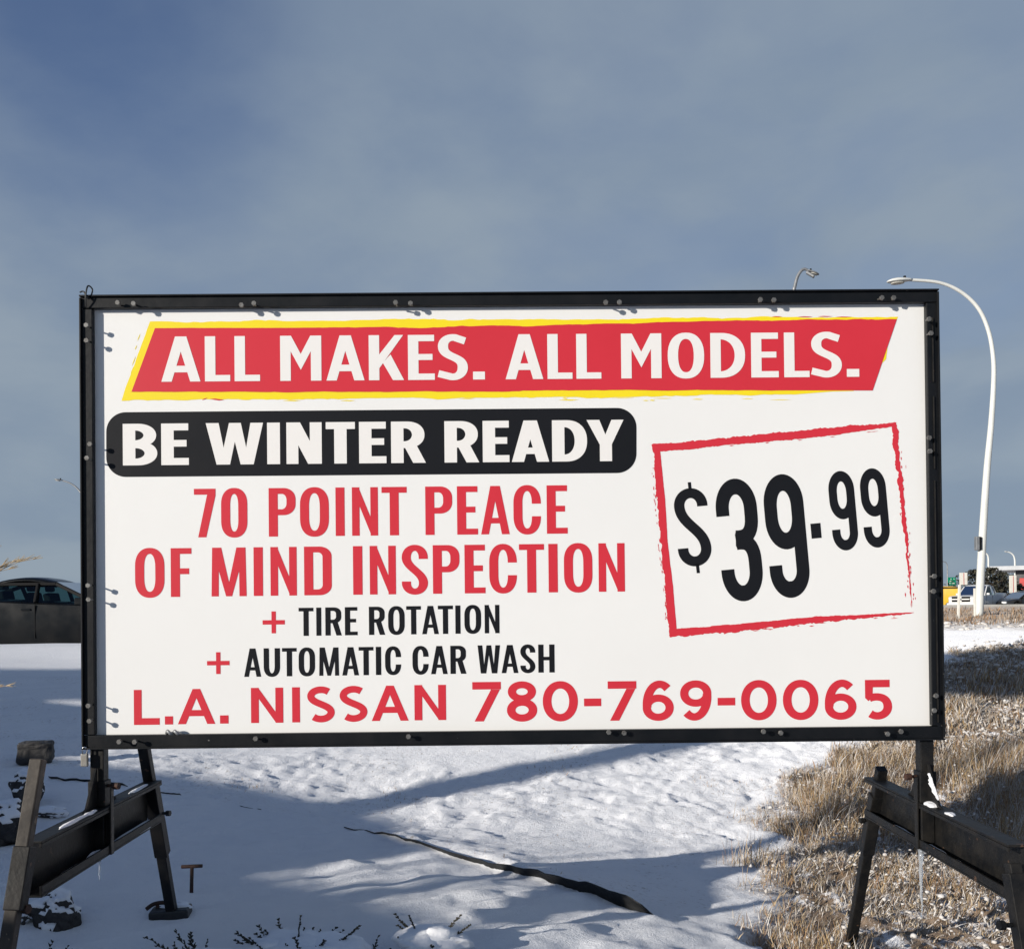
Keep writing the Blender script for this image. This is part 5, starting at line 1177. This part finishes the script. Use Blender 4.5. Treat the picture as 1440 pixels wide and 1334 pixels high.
VAN = dict(L=5.2, hw=.98, wr=.35, axles=(-1.6, 1.65), crown=.03, belt=([-2.6, -2.5, 0, 1.3, 1.9, 2.4, 2.6], [1.20, 1.25, 1.25, 1.20, 1.10, .95, .75]), sill=([-2.6, 2.2, 2.6], [.30, .26, .40]), plan=([-2.6, -2.4, 0, 1.8, 2.3, 2.6], [.93, 1, 1, .98, .90, .78]),
           house=dict(x=(-2.5, -2.38, .95, 1.75), zr=2.1, rw=.84, posts=(-1.0, .35), seats=(.0,), wheel=.9, mirror=1.35), lamp_z=.80, handles=(.5,), seams=(.3, 1.3), grille=(1.0, .62, .22), bump=(.42, .26))
b = W(98, 846, 19.0)
vehicle('parked_car', 'dusty charcoal sedan parked behind the snow bank at the left edge', 'car', (b.x - .46, 19.6, float(base_z(-8.6, 19.6)) + .0), 0.0, M['cargrey'], dict(SEDAN, pillar_m=M['dark']))
c = W(1375, 849, 72)
vehicle('pickup_truck', 'white pickup truck with a dark grille facing the viewer across the road', 'pickup', (c.x, 72, RZ), math.radians(-135.5), M['carwhite'], PICKUP)
c = W(1434, 849, 71); vehicle('parked_car', 'black sedan at the right edge beside the red shop panel', 'car', (c.x + .9, 72.5, RZ), math.radians(-158), M['carblack'], SEDAN, dark=True)
c = W(1309, 849, 90); vehicle('yellow_van', 'yellow van half hidden behind the billboard frame and the white pickup', 'van', (c.x, 90, RZ), math.radians(155), M['caryellow'], dict(VAN, belt=([-2.6, -2.5, .7, 1.25, 1.9, 2.4, 2.6], [1.84, 1.90, 1.90, 1.25, 1.10, .95, .75])), dark=True)

# ------------------------------------------------------------------ unseen things placed behind the viewer to cast shadows into the view
def gp_(x, y): return (x, y, float(base_z(x, y)))
vehicle('shade_van', 'unseen silver van added left of the viewer to shade the foreground', 'van', gp_(-6.56, -2.44), math.radians(-50), M['carsilver'], VAN)  # this and the next two: unseen vans added as casters of the broad left shade
vehicle('shade_van', 'unseen white van added left of the viewer to shade the left ground', 'van', gp_(-9.0, 1.85), math.radians(130), M['carwhite'], VAN)
vehicle('shade_van', 'unseen grey van added farthest left of the viewer to shade the left snow', 'van', gp_(-10.3, 5.2), math.radians(130), M['wallgrey'], VAN)
def shade_shrub(label, x, y, H, seed, n=34):  # unseen upright canes added to break the shade edge into streaks
    r_ = random.Random(seed); t = thing('shade_shrub', label, 'shrub', gp_(x, y), 0, 'unseen shrubs added left of the viewer'); mb = MB()
    for k in range(n):
        a = r_.uniform(0, 6.3); l = r_.uniform(.5, 1) * H; d = Vector((math.cos(a) * .16, math.sin(a) * .16, 1)).normalized(); P = [d * (l * i / 5) + Vector((r_.uniform(-.05, .05), r_.uniform(-.05, .05), 0)) * i for i in range(6)]; mb.tube(P, [.016 * (1 - .15 * i) for i in range(6)], 5)
        for i in range(2, 6):
            for j in range(3):
                e = (d + Vector((r_.gauss(0, .6), r_.gauss(0, .6), r_.uniform(-.2, .5)))).normalized(); q = P[i]; mb.tube([q, q + e * r_.uniform(.15, .4)], [.007, .003], 4)
    mb.build('branches', M['twig'], t); return t
for i, (x, y, H) in enumerate(((-5.5, -2.0, 1.95), (-6.0, -1.4, 2.1), (-6.5, -.8, 2.05), (-7.0, -.2, 2.15), (-7.4, .3, 2.1))): shade_shrub('unseen twiggy shrub added left of the viewer to streak the shade', x, y, H, 50 + i)
up_ = thing('utility_pole', 'wooden utility pole left behind the viewer, outside the picture', 'pole', gp_(-10.9, -1.24))
MB().tube([(0, 0, -.2), (0, 0, 5), (0, 0, 9.5)], [.19, .165, .13], 14).build('pole', M['trunk'], up_, smooth=True)
MB().box((0, .16, 8.8), (2.2, .10, .12)).build('cross_arm', M['trunk'], up_, bevel=.01)
for x in (-.9, -.3, .3, .9): MB().tube([(x, .16, 8.86), (x, .16, 9.02)], [.05, .035], 10).build('insulator', M['galv'], up_)
can = thing('shade_canopy', 'unseen slab on posts added left behind the viewer to cast a shadow band', 'canopy', (-19, -2.2, CZ - 1.3), 0)  # unseen slab, sized and placed to throw the shadow band across the far ground
MB().box((0, 0, 6.05), (24, 1.0, 1.1)).build('fascia', M['fascia'], can, bevel=.03)
for x in (-10, -3.5, 3.5, 10): MB().box((x, 0, 2.83), (.12, .12, 5.66)).build('post', M['galv'], can, bevel=.01)
